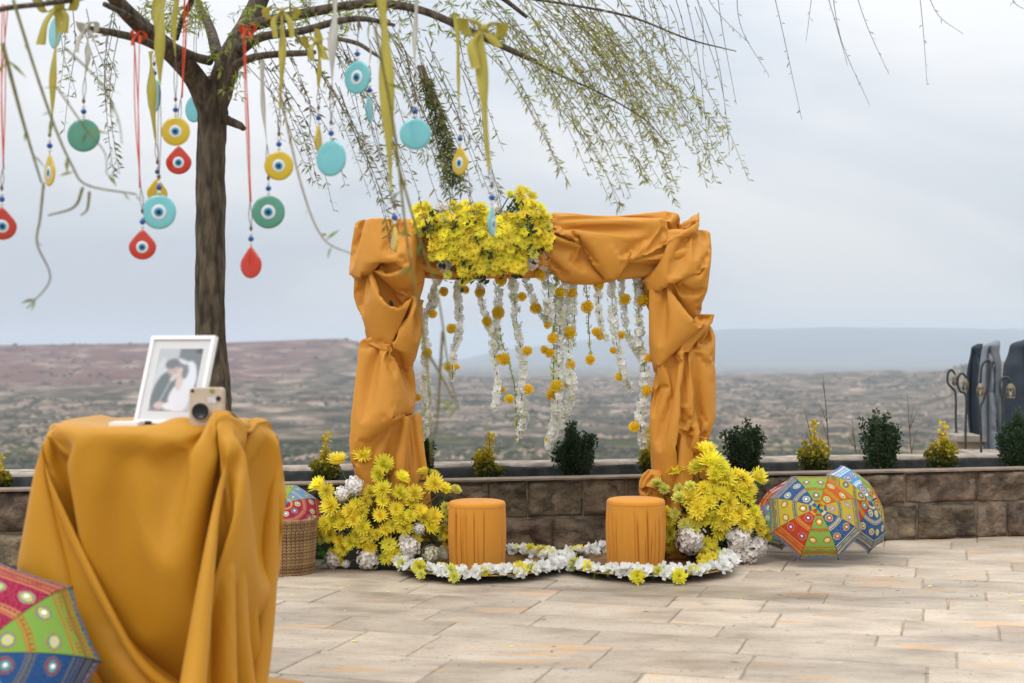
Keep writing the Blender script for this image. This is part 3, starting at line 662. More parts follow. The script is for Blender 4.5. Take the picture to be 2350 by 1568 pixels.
lantern_post([(735, 1440), (735, 1000), (720, 760), (700, 700), (698, 600), (720, 548), (770, 540), (808, 580), (812, 620)], (765, 862, 655, 755), 13.6, 'rightmost iron lantern post, before the largest dark covered parasol', LT)
def stone_table(x0, x1, y0, Yd, label):
    (a, ya), (b_, _) = Z2([(x0, y0), (x1, y0)]); pa = P(a, ya, Yd); pb = P(b_, ya, Yd); cx = (pa + pb) / 2; hw = (pb[0] - pa[0]) / 2
    rt = empty('stone_table', (cx[0], cx[1], LT), label, 'table', 'stone tables on the lower terrace')
    mb = MB(); mb.box((cx[0], cx[1], cx[2] - .03), (hw, .28, .03)); mb.build('tabletop', m_coping, rt, smooth=False)
    hh = (cx[2] - .06 - LT) / 2; mb = MB(); mb.box((cx[0], cx[1], LT + hh), (hw * .86, .2, hh)); mb.build('pedestal', M('tuff_block', (.36, .28, .2), (.48, .39, .3), 6, rough=.9, bump=.5), rt, smooth=False)
stone_table(140, 455, 1160, 15.2, 'farther beige stone table between the lantern posts')
stone_table(300, 740, 1342, 14.3, 'nearer low beige stone table at the foot of the lantern posts')

mb = MB(); rs = np.random.RandomState(42)
for _ in range(150):
    px_, py_ = rs.uniform(640, 2350), rs.uniform(1270, 1560) if rs.uniform() < .5 else rs.normal(1350, 22); py_ = max(1262, min(1560, py_)); Yd = CAMZ * F / (py_ - HY); c_ = P(px_, py_, Yd); c_[2] = .0045
    a_ = rs.uniform(0, 6.28); k_ = rs.randint(4); L_ = (.008, .014, .010, .022)[k_] * rs.uniform(.6, 1.3); d_ = np.array((math.cos(a_), math.sin(a_), 0)); s_ = np.array((-d_[1], d_[0], 0)) * (.5, .45, .5, .08)[k_]
    cc = ((.10, .075, .05), (.85, .72, .06), (.16, .13, .09), (.07, .05, .03))[k_]
    mb.add([c_ - d_ * L_, c_ + s_ * L_ + (0, 0, .003), c_ + d_ * L_ + (0, 0, .002), c_ - s_ * L_], [(0, 1, 2, 3)], cc)
tag(mb.build('litter', m_attr, smooth=False, origin=(0, 0, 0)), 'fallen petals, twigs and grit scattered over the paving', 'litter', kind='stuff')
# ================================================================ DRAPED CLOTH
def crease_height(px, py, creases, wv, gain, gw, Ls):
    h = np.zeros_like(px); lip = np.zeros_like(px)
    for cr_ in creases:
        kind, pts, amp = cr_[0], cr_[1], cr_[2] * gain; Lw = cr_[3] if len(cr_) > 3 else 30.; tp = cr_[4] if len(cr_) > 4 else (.18, .18)
        q = catmull(pts, 26); a = q[:-1]; d = q[1:] - a; L2 = np.maximum(1e-6, (d ** 2).sum(1))
        best = np.full(px.shape, 1e9); bt = np.zeros_like(px); bs = np.ones_like(px); m = len(a)
        for i in range(m):
            t = np.clip(((px - a[i, 0]) * d[i, 0] + (py - a[i, 1]) * d[i, 1]) / L2[i], 0, 1)
            dx = px - a[i, 0] - t * d[i, 0]; dy = py - a[i, 1] - t * d[i, 1]; ds = np.hypot(dx, dy); u = ds < best
            cr2 = d[i, 0] * (py - a[i, 1]) - d[i, 1] * (px - a[i, 0])
            best = np.where(u, ds, best); bt = np.where(u, (i + t) / m, bt); bs = np.where(u, np.where(cr2 < 0, 1., -1.), bs)
        tap = sstep(bt / max(tp[0], 1e-3)) * sstep((1 - bt) / max(tp[1], 1e-3))
        if kind in ('sL', 'sR'):
            sd = best * bs * (1 if kind == 'sL' else -1)
            up = sstep((sd + wv) / (2 * wv)) * np.exp(-np.maximum(sd, 0) / (Lw * Ls))
            h += tap * amp * up - tap * amp * .55 * np.exp(np.minimum(0, sd) / gw) * (sd < 0)
            lip += tap * amp * up
        elif kind == 'v': h -= tap * amp * np.exp(-best / Lw)
        elif kind == 'r': h += tap * amp * np.exp(-(best / Lw) ** 2)
    return h, lip
def drape(name, mat, rows, Y0, k, creases, parent, vertical=True, nr=340, nth=170, wr=.003, seed=0, lipdrop=.45, flat=.8, smooth=3, cs=.98, wv=3.4, gain=2.0, front=.72, gw=8., Ls=1.35):
    creases = [(c[0], [(1175 + (x - 1175) * cs, HY + (y - HY) * cs) for x, y in c[1]]) + tuple(c[2:]) for c in creases]
    rows = np.asarray(rows, float); s0, s1 = rows[0, 0], rows[-1, 0]; s = np.linspace(s0, s1, nr)
    a = np.interp(s, rows[:, 0], rows[:, 1]); b = np.interp(s, rows[:, 0], rows[:, 2])
    ker = np.hanning(smooth + 2)[1:-1]; ker /= ker.sum(); pad = smooth // 2
    sm = lambda v: np.convolve(np.pad(v, pad, mode='edge'), ker, 'valid'); a = sm(a); b = sm(b)
    Yd = np.interp(s, np.linspace(s0, s1, len(Y0)), Y0) if not np.isscalar(Y0) else np.full(nr, Y0)
    nf = int(nth * front); th = np.concatenate([np.arange(nf) * math.pi / nf, math.pi + np.arange(nth - nf) * math.pi / (nth - nf)]); c_, s_ = np.cos(th), np.sin(th)
    S = s[:, None] * np.ones(nth); ce = ((a + b) / 2)[:, None]; hw = (np.abs(b - a) / 2)[:, None]; D = Yd[:, None]
    off = ce + hw * c_; px, py = (off, S) if vertical else (S, off)
    sn = np.sign(s_) * np.abs(s_) ** flat
    kk = k if np.isscalar(k) else np.interp(s, np.linspace(s0, s1, len(k)), k)[:, None]
    hm = hw * D / F; dep = -kk * hm * sn
    h, lip = crease_height(px, py, creases, wv, gain, gw, Ls)
    wgt = sstep((np.abs(s_) - .05) / .4); rs = np.random.RandomState(seed)
    wrn = wr * (2 * fbm(px / 60 + seed * 7 + py / 140, py / 110 + seed, 2) - 1)
    h = h * wgt + wrn
    n1 = c_ / 1.0 * np.ones_like(hm); n2 = s_ / kk * np.ones_like(hm); nn = np.hypot(n1, n2); n1 /= nn; n2 /= nn
    dep = dep - h * n2; lat = h * n1 * .6
    X = (px - 1175) * D / F; Z = CAMZ - (py - HY) * D / F
    if vertical: X = X + lat
    else: Z = Z - lat
    Z = Z - lipdrop * lip * wgt * (np.abs(s_) > .2)
    V = np.stack([X, D + dep, Z], -1)
    mb = MB(); VV = V.reshape(-1, 3); i, j = np.meshgrid(np.arange(nr - 1), np.arange(nth), indexing='ij'); j2 = (j + 1) % nth
    FF = np.stack([i * nth + j, i * nth + j2, (i + 1) * nth + j2, (i + 1) * nth + j], -1).reshape(-1, 4).tolist()
    VV = np.vstack([VV, V[0].mean(0), V[-1].mean(0)]); n_ = nr * nth
    FF += [(n_, (q + 1) % nth, q) for q in range(nth)] + [(n_ + 1, (nr - 1) * nth + q, (nr - 1) * nth + (q + 1) % nth) for q in range(nth)]
    mb.add(VV, FF); return mb.build(name, mat, parent)

# ---- the arch
pL = P(905, 1290, AL); pR = P(1560, 1290, AR); arch_base = np.array(((pL[0] + pR[0]) / 2, (AL + AR) / 2, 0))
arch = empty('wedding_arch', arch_base, 'square ceremony arch wrapped in gathered mustard orange satin', 'arch')
mb = MB()
tpL = P(895, 545, AL); tpR = P(1570, 545, AR)
for b_, t_ in ((pL, tpL), (pR, tpR)): mb.tube([(b_[0], b_[1], .002), (t_[0], t_[1], t_[2])], .025, 10)
mb.tube([tpL, tpR], .025, 10); mb.build('frame', m_metal, arch)
def settled(key, name, mat, parent, closed=True):
    W, nl, na_ = SIM[key]; G = refine_grid(W, na_, nl, closed=closed, soft=0 if closed else 2); mb = MB(); mb.add(G.reshape(-1, 3), grid_faces(G.shape[0], G.shape[1], closed).tolist()); return mb.build(name, mat, parent)
settled('left', 'left_drape', m_fabric, arch); settled('beam', 'beam_drape', m_fabric, arch); settled('right', 'right_drape', m_fabric, arch)
z2 = lambda *p: [(1230.1 + .4333 * x, 477.4 + .4333 * y) for x, y in p]
# gathered tail at the foot of the right column
rowsT = [(1385, 595, 680), (1410, 562, 690), (1450, 545, 690), (1500, 543, 690), (1540, 556, 690), (1600, 560, 690), (1750, 555, 690), (1900, 550, 690)]
rowsT = [(477.4 + .4333 * y, 1230.1 + .4333 * a, 1230.1 + .4333 * b) for y, a, b in rowsT]
drape('drape_tail', m_fabric, rowsT, AR - .08, .7, [('v', z2((570, 1530), (568, 1460), (615, 1392)), .022, 4), ('v', z2((595, 1540), (590, 1470), (640, 1420)), .022, 4), ('sL', z2((555, 1505), (600, 1480), (660, 1500)), .02, 14), ('v', z2((610, 1500), (605, 1650), (610, 1850)), .02, 6)], arch, nr=110, nth=80, seed=4, smooth=5)

# ---- the draped cocktail table in front
tb = empty('cocktail_table', (TX, TY, 0), 'tall round cocktail table under a draped mustard satin cloth', 'table')
mb = MB(); mb.lathe([(.001, TZ - .05), (TRD - .015, TZ - .05), (TRD - .01, TZ - .04), (TRD - .012, TZ - .012), (.001, TZ - .012)], (TX, TY, 0), 40); mb.build('tabletop', m_frame, tb)
mb = MB(); mb.lathe([(.22, .002), (.22, .02), (.04, .03), (.035, TZ - .055)], (TX, TY, 0), 24); mb.build('pedestal', m_metal, tb)
settled('table', 'tablecloth', m_cloth, tb, closed=False)
# ---- covered parasols on the lower terrace
def covered(rows, Yd, mat, label, seed):
    rows = [(752.8 + .2108 * y, 2148.1 + .2108 * a, 2148.1 + .2108 * b) for y, a, b in rows]
    base = P((rows[-1][1] + rows[-1][2]) / 2, 1100, Yd); base[2] = LT
    rt = empty('covered_parasol', base, label, 'parasol', 'closed parasols under fabric covers')
    x0, x1 = rows[0][1], rows[0][2]; h_ = rows[-1][0] - rows[0][0]
    crs = [('v', [(x0 + (x1 - x0) * f_, rows[0][0] + 5), (x0 + (x1 - x0) * (f_ + .1), rows[0][0] + h_ * .5), (x0 + (x1 - x0) * (f_ - .05), rows[-1][0] - 10)], .03, 5) for f_ in (.25, .55, .8)]
    drape('cover', mat, rows, Yd, .9, crs, rt, nr=120, nth=60, wr=.03, seed=seed, smooth=5, gain=3.5)
    mb = MB(); mb.tube([(base[0], base[1], LT), (base[0], base[1], LT + .6)], .03, 10); mb.lathe([(.001, LT + .06), (.2, LT + .05), (.22, LT)], (base[0], base[1], 0), 20); mb.build('pole', m_metal, rt)
m_navy = M('navy_cover', (.014, .022, .034), (.022, .032, .046), 5, rough=.7)
m_grey = M('grey_cover', (.155, .175, .20), (.21, .23, .255), 5, rough=.65)
covered([(172, 470, 506), (195, 400, 502), (212, 384, 500), (300, 372, 490), (400, 352, 497), (600, 332, 485), (850, 342, 472), (1150, 376, 466), (1300, 400, 476), (1560, 405, 480)], 15.6, m_navy, 'narrow dark navy covered parasol behind the lantern posts', 11)
covered([(138, 660, 684), (160, 600, 686), (180, 515, 684), (260, 498, 678), (350, 488, 690), (600, 478, 692), (850, 488, 704), (1050, 498, 718), (1330, 505, 732), (1560, 510, 740)], 15.0, m_grey, 'light grey covered parasol beside the narrow navy one', 12)
covered([(120, 1000, 1150), (150, 860, 1170), (178, 812, 1180), (280, 790, 1180), (400, 746, 1190), (650, 727, 1190), (900, 726, 1200), (1300, 730, 1210), (1560, 735, 1210)], 14.6, m_navy, 'wide dark navy covered parasol cut by the right edge', 13)
# ================================================================ FLOWERS
def petal(mb, base, ax, up, L, Wd, curl, c, seg=2, tip=.35):
    """a curved narrow petal: starts at base, runs along ax, curls towards up"""
    ax = unit(ax); sd = unit(np.cross(ax, up)); up = unit(np.cross(sd, ax)); VV = []; FF = []
    for i in range(seg + 1):
        t = i / seg; wv = Wd * (0.35 + 1.5 * t * (1 - t) + .25 * t) if i < seg else Wd * tip
        p = base + ax * L * t * (1 - .15 * abs(curl) * t) + up * L * curl * t * t
        VV += [p - sd * wv, p + sd * wv]
    for i in range(seg): FF.append((2 * i, 2 * i + 1, 2 * i + 3, 2 * i + 2))
    mb.add(VV, FF, c)
def mum_mesh(name, seed, layers, mat, centre=None, L=1.0, wd=.125):
    rs = np.random.RandomState(seed); mb = MB()
    for (n, el, ln, cu, br) in layers:
        o = rs.uniform(0, 6.28)
        for i in range(n):
            a = o + i * 6.283 / n + rs.uniform(-.12, .12); e_ = R(el + rs.uniform(-9, 9)); l = ln * L * rs.uniform(.86, 1.1)
            ax = np.array((math.cos(a) * math.cos(e_), math.sin(a) * math.cos(e_), math.sin(e_)))
            b0 = np.array((math.cos(a) * .06, math.sin(a) * .06, .04 + .0015 * el))
            cc = np.array((1, 1, 1)) * br * rs.uniform(.92, 1.05)
            petal(mb, b0, ax, np.array((0, 0, 1.)) if el < 75 else np.array((-math.cos(a), -math.sin(a), .2)), l, wd * rs.uniform(.85, 1.15), cu, cc)
    mb.lathe([(.50, .0), (.62, .10), (.45, .20), (.25, .26), (.001, .28)], (0, 0, -.04), 10, (1, .95, .8))
    if centre is not None: mb.lathe([(.001, .31), (.09, .30), (.14, .25), (.15, .18)], (0, 0, 0), 8, centre)
    return mb.mesh(name, mat, smooth=True)
L_MUM = [(20, 4, 1.0, .22, 1.0), (18, 20, .92, .25, 1.0), (16, 37, .80, .22, .98), (12, 55, .62, .1, .95), (8, 74, .45, -.1, .9)]
L_DAISY = [(16, 6, 1.0, .10, 1.0), (14, 22, .86, .12, 1.0), (10, 42, .55, .05, .94)]
L_CARN = [(14, 8, 1.0, .3, 1.0), (14, 30, .95, .2, 1.0), (12, 50, .88, .0, .98), (10, 66, .80, -.1, .96), (8, 80, .72, -.2, .93)]
ME_MUM = [mum_mesh('chrysanthemum', 20 + i, L_MUM, m_mum) for i in range(3)]
ME_DAISY = [mum_mesh('daisy_chrysanthemum', 30 + i, L_DAISY, m_mum, centre=(.55, .42, .25), wd=.17) for i in range(3)]
ME_CARN = [mum_mesh('carnation', 40 + i, L_CARN, m_pale, wd=.22) for i in range(2)]
ME_YCARN = [mum_mesh('yellow_carnation', 44 + i, L_CARN, m_mum, wd=.22) for i in range(2)]
def pompom(seed):
    rs = np.random.RandomState(seed); mb = MB(); mb.ball((0, 0, 0), .72, 10, (.7, .62, .5)); n = 150
    for i in range(n):
        z = 1 - 2 * (i + .5) / n; a = i * 2.399963; r = math.sqrt(1 - z * z); d = np.array((r * math.cos(a), r * math.sin(a), z * .92))
        t1 = unit(np.cross(d, (0.1, .2, 1))); t2 = np.cross(d, t1); ph = rs.uniform(0, 6.28); sd = t1 * math.cos(ph) + t2 * math.sin(ph); ot = np.cross(d, sd)
        b = d * .66; tip = d * rs.uniform(.95, 1.06); br = rs.uniform(.85, 1.1)
        mb.add([b, tip + sd * .13 - ot * .04, tip + d * .03, tip - sd * .13 - ot * .04], [(0, 1, 2), (0, 2, 3)], np.array((1, 1, 1)) * br)
    return mb.mesh('marigold', m_marigold, smooth=False)
ME_POM = [pompom(50 + i) for i in range(2)]
def floret(mb, p, d, r, rs, c, n=4):
    d = unit(d); t1 = unit(np.cross(d, (0.13, .31, 1))); t2 = np.cross(d, t1); o = rs.uniform(0, 6.28)
    for i in range(n):
        a = o + i * 6.283 / n; v = t1 * math.cos(a) + t2 * math.sin(a); s = np.cross(d, v)
        mb.add([p, p + v * r * .6 + s * r * .48 + d * r * .22, p + v * r * 1.05 + d * r * rs.uniform(0, .25), p + v * r * .6 - s * r * .48 + d * r * .22], [(0, 1, 2, 3)], np.array(c) * rs.uniform(.9, 1.06))
def hydrangea(seed, tint=(1, 1, 1)):
    rs = np.random.RandomState(seed); mb = MB(); mb.ball((0, 0, 0), .78, 10, np.array(tint) * .8); n = 95
    for i in range(n):
        z = 1 - 2 * (i + .5) / n; a = i * 2.399963; r = math.sqrt(1 - z * z); d = np.array((r * math.cos(a), r * math.sin(a), z)) + rs.normal(0, .06, 3)
        floret(mb, d * rs.uniform(.82, .98), d + rs.normal(0, .22, 3), .21, rs, tint)
    return mb.mesh('hydrangea', m_hyd, smooth=False)
ME_HYD = [hydrangea(60), hydrangea(61, (1.05, 1.08, 1.12)), hydrangea(62, (1.0, 1.04, .86))]
def blossom(seed):
    rs = np.random.RandomState(seed); mb = MB()
    for l in range(2):
        for i in range(5):
            a = i * 6.283 / 5 + l * .6 + rs.uniform(-.15, .15); e_ = R(18 + 30 * l + rs.uniform(-12, 12)); ax = np.array((math.cos(a) * math.cos(e_), math.sin(a) * math.cos(e_), math.sin(e_)))
            petal(mb, np.zeros(3), ax, np.array((0, 0, 1.)), rs.uniform(.85, 1.1), .36, rs.uniform(-.15, .35), np.array((1, 1, 1)) * rs.uniform(.92, 1.03), tip=.75)
    mb.ball((0, 0, .15), .1, 6, (.9, .95, .5)); return mb.mesh('white_blossom', m_white)
ME_BLOS = [blossom(70 + i) for i in range(3)]
def leaves(mb, p, d, n, L, rs, tint=(1, 1, 1)):
    for _ in range(n):
        ax = unit(np.asarray(d) + rs.normal(0, .7, 3)); sd = unit(np.cross(ax, rs.normal(0, 1, 3))); l = L * rs.uniform(.6, 1.2); u = np.cross(sd, ax) * l * .15; q = p + rs.normal(0, L * .35, 3)
        mb.add([q, q + ax * l * .35 + sd * l * .26 + u, q + ax * l * .7 + sd * l * .2 + u, q + ax * l, q + ax * l * .7 - sd * l * .2 + u, q + ax * l * .35 - sd * l * .26 + u], [(0, 1, 2, 3), (0, 3, 4, 5)], np.array(tint) * rs.uniform(.6, 1.4))

def arrangement(rt, conv, heads, hyds, Yc, dep, cx, cy_, rx, ry, base, seed, big=True):
    """heads: (x, y, diameter, kind[, axis]) in picture positions; a mound centred at cx, cy_"""
    rs = np.random.RandomState(seed); stem = MB(); lf = MB()
    for k_, (hx, hy, dia, kd, *axs) in enumerate(heads):
        (x, y) = conv((hx, hy))[0]; sc_ = conv((hx + dia, hy))[0][0] - x
        q = min(1., math.hypot((x - cx) / rx, (y - cy_) / ry)); Yd = Yc - dep * math.sqrt(1 - q * q * .96) + rs.uniform(-.02, .02)
        p = P(x, y, Yd); r = sc_ * Yd / F / 2
        if axs: ax = np.array(axs[0], float)
        else: ax = np.array(((x - cx) / rx * .7, -1.0, (cy_ - y) / ry * .7 + .45)) + rs.normal(0, .18, 3)
        me_ = {'m': ME_MUM, 'd': ME_DAISY, 'c': ME_CARN, 'y': ME_YCARN}[kd]; nm = {'m': 'chrysanthemum', 'd': 'daisy_chrysanthemum', 'c': 'carnation', 'y': 'carnation'}[kd]
        inst(nm, me_[rs.randint(len(me_))], rt, p, unit(ax), r * (1.2 if kd == 'm' else 1.1) * rs.uniform(.86, 1.12))
        b2 = np.array((base[0] + (p[0] - base[0]) * .35, base[1] + rs.uniform(-.04, .04), max(.05, base[2] + (p[2] - base[2]) * .25)))
        stem.tube(catmull([b2, b2 * .4 + p * .6 + np.array((0, .03, .02)), p - unit(ax) * r * .1], 6), .0042, 5)
        if rs.uniform() < .7: pm = p - unit(ax) * r * .9 + (0, .02, -.03); leaves(lf, pm, (ax[0], 0, -.3), 3, .045, rs)
    for (hx, hy, dia, vi) in hyds:
        (x, y) = conv((hx, hy))[0]; sc_ = conv((hx + dia, hy))[0][0] - x
        q = min(1., math.hypot((x - cx) / rx, (y - cy_) / ry)); Yd = (Yc - dep * 1.02 * math.sqrt(1 - q * q * .96) - .01 if big else Yc); r = sc_ * Yd / F / 2
        p = P(x, y, Yd); p[2] = max(p[2], r * .95 + .003); inst('hydrangea', ME_HYD[vi], rt, p, (0, -1, .2), r)
        stem.tube([base + np.array((0, 0, .04)), p], .005, 5)
    return stem, lf

# ---- flowers at the foot of the left column
z5 = lambda *p: [(697.7 + .2049 * x, 1009.8 + .2049 * y) for x, y in p]
UPL = (-.35, -.5, 1.0)
hl = [(375, 245, 200, 'm', (-.1, -.35, 1)), (660, 175, 220, 'm', (0, -.8, .7)), (890, 285, 220, 'm', (.2, -.8, .6)), (850, 385, 190, 'm', (-.6, -.8, .1)), (1095, 430, 180, 'm', (.5, -.5, .9)), (1340, 368, 130, 'm', (-.3, -.3, 1)), (1450, 392, 140, 'm', (.4, -.3, 1)), (1460, 500, 190, 'm', (0, -1, .5)), (1570, 555, 180, 'm', (.4, -.6, .9)), (1690, 572, 150, 'c', (.6, -.4, .8)),
 (165, 515, 190, 'm', (-.6, -.5, .7)), (258, 578, 200, 'm', (-.1, -1, .2)), (310, 740, 200, 'm', (-.5, -.9, .3)), (500, 630, 90, 'm'),
 (880, 560, 180, 'm'), (740, 590, 160, 'm'), (1070, 600, 190, 'm'), (1240, 610, 220, 'm'), (1200, 700, 170, 'm'), (590, 740, 170, 'm'), (690, 690, 150, 'm'), (520, 800, 170, 'm'), (430, 860, 170, 'm'), (340, 900, 170, 'm'), (250, 950, 170, 'm'), (175, 1030, 140, 'm'), (300, 1060, 150, 'm'), (420, 960, 180, 'm'), (560, 900, 170, 'm'), (650, 810, 150, 'm'),
 (850, 850, 190, 'm'), (880, 690, 150, 'm'), (1030, 780, 170, 'm'), (1090, 880, 200, 'm'), (1190, 850, 150, 'm'), (1000, 960, 180, 'm'), (920, 1010, 150, 'm'), (1120, 980, 170, 'm'), (650, 980, 200, 'm'), (720, 1070, 180, 'm'), (610, 1080, 170, 'm'), (820, 1060, 130, 'm'), (400, 1120, 160, 'm'), (520, 1150, 160, 'm'), (440, 1210, 150, 'm'), (640, 1170, 130, 'm'), (740, 1215, 140, 'm'),
 (350, 1270, 150, 'd'), (400, 1350, 130, 'd'), (320, 1330, 110, 'd'), (612, 1450, 130, 'd', (.1, -1, .3)), (950, 1180, 190, 'd'), (1010, 1270, 180, 'd'), (920, 1320, 160, 'd'), (1340, 870, 190, 'm'), (1460, 870, 190, 'm'), (1410, 970, 200, 'm'), (1300, 790, 130, 'm'),
 (1260, 1110, 140, 'y', (0, -1, .1)), (1580, 770, 150, 'c'), (1600, 870, 130, 'c'), (1545, 990, 130, 'c'), (1590, 1050, 160, 'y'), (1595, 1140, 150, 'y'), (200, 1130, 100, 'c'), (1530, 1080, 120, 'c')]
yl = [(560, 510, 210, 1), (430, 600, 170, 1), (330, 1380, 230, 0), (720, 1370, 260, 0), (1180, 1200, 250, 0), (1290, 990, 140, 1), (1420, 1280, 210, 2), (1560, 1280, 170, 2), (1130, 1110, 150, 0), (470, 1390, 100, 0)]
base = P(870, 1300, 9.05); base[2] = 0
fl_left = empty('flower_arrangement', base, 'yellow chrysanthemum and white hydrangea arrangement at the left foot of the arch', 'flowers', 'flower arrangements on the arch')
stem, lf = arrangement(fl_left, z5, hl, yl, 9.12, .20, 872, 1195, 175, 135, base + (0, 0, .1), 1)
rs = np.random.RandomState(5)
for _ in range(260):
    p = P(rs.uniform(745, 1010), rs.uniform(1140, 1300), rs.uniform(9.0, 9.2)); p[2] = max(p[2], .03); leaves(lf, p, (rs.uniform(-.5, .5), -1, .3), 1, .06, rs)
for _ in range(30): p = P(rs.uniform(722, 760), rs.uniform(1215, 1290), 9.05); leaves(lf, p, (-.8, -.4, .3), 1, .08, rs, (1.2, 2.6, 1.2))
stem.build('stem', m_stem, fl_left); lf.build('leaves', m_leaf, fl_left, smooth=False)
mb = MB(); mb.box(base + (0, .05, .07), (.26, .09, .068)); mb.build('foam_base', m_black, fl_left, smooth=False)

# ---- flowers at the foot of the right column
z6 = lambda *p: [(1432.1 + .2342 * x, 991.4 + .2342 * y) for x, y in p]
hr = [(800, 185, 175, 'm', (0, -.25, 1)), (500, 385, 180, 'm', (-.2, -.45, 1)), (720, 355, 180, 'm', (-.4, -.6, .7)), (845, 295, 220, 'm', (0, -.6, .9)), (930, 355, 190, 'm', (.3, -.7, .7)), (880, 420, 150, 'm'), (1000, 460, 180, 'm'), (1110, 435, 190, 'm', (.2, -.5, 1)), (1180, 480, 150, 'm'), (1305, 445, 170, 'm', (.6, -.6, .5)),
 (650, 650, 200, 'm'), (545, 660, 150, 'c'), (320, 515, 120, 'c', (-.2, -.6, .8)), (390, 570, 140, 'c', (0, -.8, .6)), (540, 570, 120, 'c'), (650, 540, 110, 'c'), (780, 555, 130, 'm'), (880, 500, 120, 'm'), (960, 610, 170, 'm'), (1030, 690, 190, 'm'), (1070, 570, 150, 'm'), (1150, 600, 170, 'm'), (1220, 570, 150, 'm'), (1210, 660, 160, 'm'), (830, 690, 160, 'm'), (720, 760, 180, 'm'), (700, 850, 170, 'm'), (770, 870, 130, 'm'), (810, 770, 150, 'm'), (900, 870, 190, 'm'), (980, 890, 190, 'm'), (1050, 850, 170, 'm'), (930, 970, 160, 'm'), (1000, 790, 160, 'm'), (1130, 790, 180, 'm'), (1180, 890, 170, 'm'), (1260, 790, 160, 'm'), (1290, 880, 170, 'm'), (1335, 950, 150, 'm'), (1390, 1010, 130, 'm'), (1190, 950, 130, 'm'), (880, 600, 140, 'm'),
 (590, 910, 140, 'c'), (690, 945, 130, 'c'), (440, 850, 160, 'm'), (500, 810, 110, 'c'), (420, 780, 110, 'm'), (460, 1000, 150, 'm'), (445, 1110, 130, 'd'), (410, 930, 120, 'm'), (790, 1100, 170, 'd'), (850, 1170, 150, 'd'), (750, 1150, 120, 'd'), (860, 1090, 110, 'd')]
yr = [(650, 1060, 300, 0), (1130, 1050, 240, 0), (1190, 1190, 270, 0), (1310, 1120, 210, 0), (990, 1220, 150, 1), (600, 960, 150, 2), (1090, 1160, 170, 0), (1040, 1010, 110, 1)]
base = P(1640, 1288, 9.33); base[2] = 0
fl_right = empty('flower_arrangement', base, 'yellow chrysanthemum and white hydrangea arrangement at the right foot of the arch', 'flowers', 'flower arrangements on the arch')
stem, lf = arrangement(fl_right, z6, hr, yr, 9.36, .22, 1640, 1185, 140, 135, base + (0, 0, .1), 2)
for _ in range(240):
    p = P(rs.uniform(1540, 1745), rs.uniform(1120, 1275), rs.uniform(9.2, 9.42)); p[2] = max(p[2], .03); leaves(lf, p, (rs.uniform(-.5, .5), -1, .3), 1, .06, rs)
stem.build('stem', m_stem, fl_right); lf.build('leaves', m_leaf, fl_right, smooth=False)
mb = MB(); mb.box(base + (0, .05, .07), (.24, .09, .068)); mb.build('foam_base', m_black, fl_right, smooth=False)

# ---- flower cluster on the beam
z4 = lambda *p: [(927.2 + .1581 * x, 413.1 + .1581 * y) for x, y in p]
poly = [(140, 400), (300, 335), (400, 470), (470, 560), (690, 470), (690, 350), (930, 340), (990, 460), (1040, 330), (1230, 470), (1330, 600), (1480, 480), (1690, 560), (1700, 430), (1650, 330), (1630, 130), (1740, 90), (1890, 250), (1830, 400), (1960, 350), (2110, 590), (2170, 800), (2100, 1040), (1960, 960), (1720, 1110), (1740, 1320), (1500, 1290), (1300, 1350), (1080, 1340), (860, 1480), (820, 1270), (720, 1120), (400, 1130), (390, 900), (440, 620), (190, 730)]
def inside(p, pg):
    c = False; j = len(pg) - 1
    for i in range(len(pg)):
        if (pg[i][1] > p[1]) != (pg[j][1] > p[1]) and p[0] < (pg[j][0] - pg[i][0]) * (p[1] - pg[i][1]) / (pg[j][1] - pg[i][1]) + pg[i][0]: c = not c
        j = i
    return c
rg = random.Random(4); hc = [(270, 800, 150), (1030, 850, 160), (1680, 690, 160), (1630, 970, 150), (1240, 1215, 180), (1870, 1080, 150), (1530, 235, 150), (2085, 680, 150), (640, 1375, 150), (600, 610, 150), (1140, 1040, 150), (1840, 690, 110)]
hh = [(x, y, d, 'c') for x, y, d in hc]; tries = 0
while tries < 16000 and len(hh) < 290:
    tries += 1; p = (rg.uniform(100, 2190), rg.uniform(80, 1490))
    if not inside(p, poly): continue
    if all(math.hypot(p[0] - q[0], p[1] - q[1]) > (68 if q[3] == 'd' else 85) for q in hh): hh.append((p[0], p[1], rg.uniform(140, 178), 'd'))
yc = [(560, 440, 260, 0), (300, 960, 190, 0), (600, 1230, 260, 0), (1830, 1190, 260, 0), (1340, 440, 180, 0), (330, 640, 160, 0)]
cbase = P(1105, 640, 9.28); core = P(1110, 548, 9.22)
fl_top = empty('flower_arrangement', cbase, 'dense yellow daisy chrysanthemum cluster mounted on the beam of the arch', 'flowers', 'flower arrangements on the arch')
stem, lf = arrangement(fl_top, z4, hh, yc, 9.22, .20, 1105, 545, 200, 130, P(1105, 560, 9.3), 3, big=False)
for q in [(430, 540), (370, 650), (690, 700), (1580, 400), (1680, 380), (1840, 770), (1780, 600), (1250, 1090), (880, 1270), (960, 640), (400, 760), (1100, 940), (1800, 1000)]:
    (x, y) = z4(q)[0]; leaves(lf, P(x, y, 9.02), (0, -.6, .4), 9, .045, rs)
mb = MB(); mb.ball(core, (.36, .13, .17), 20, (.5, .5, .5)); mb.build('foam_base', m_leaf, fl_top)
stem.build('stem', m_stem, fl_top); lf.build('leaves', m_leaf, fl_top, smooth=False)

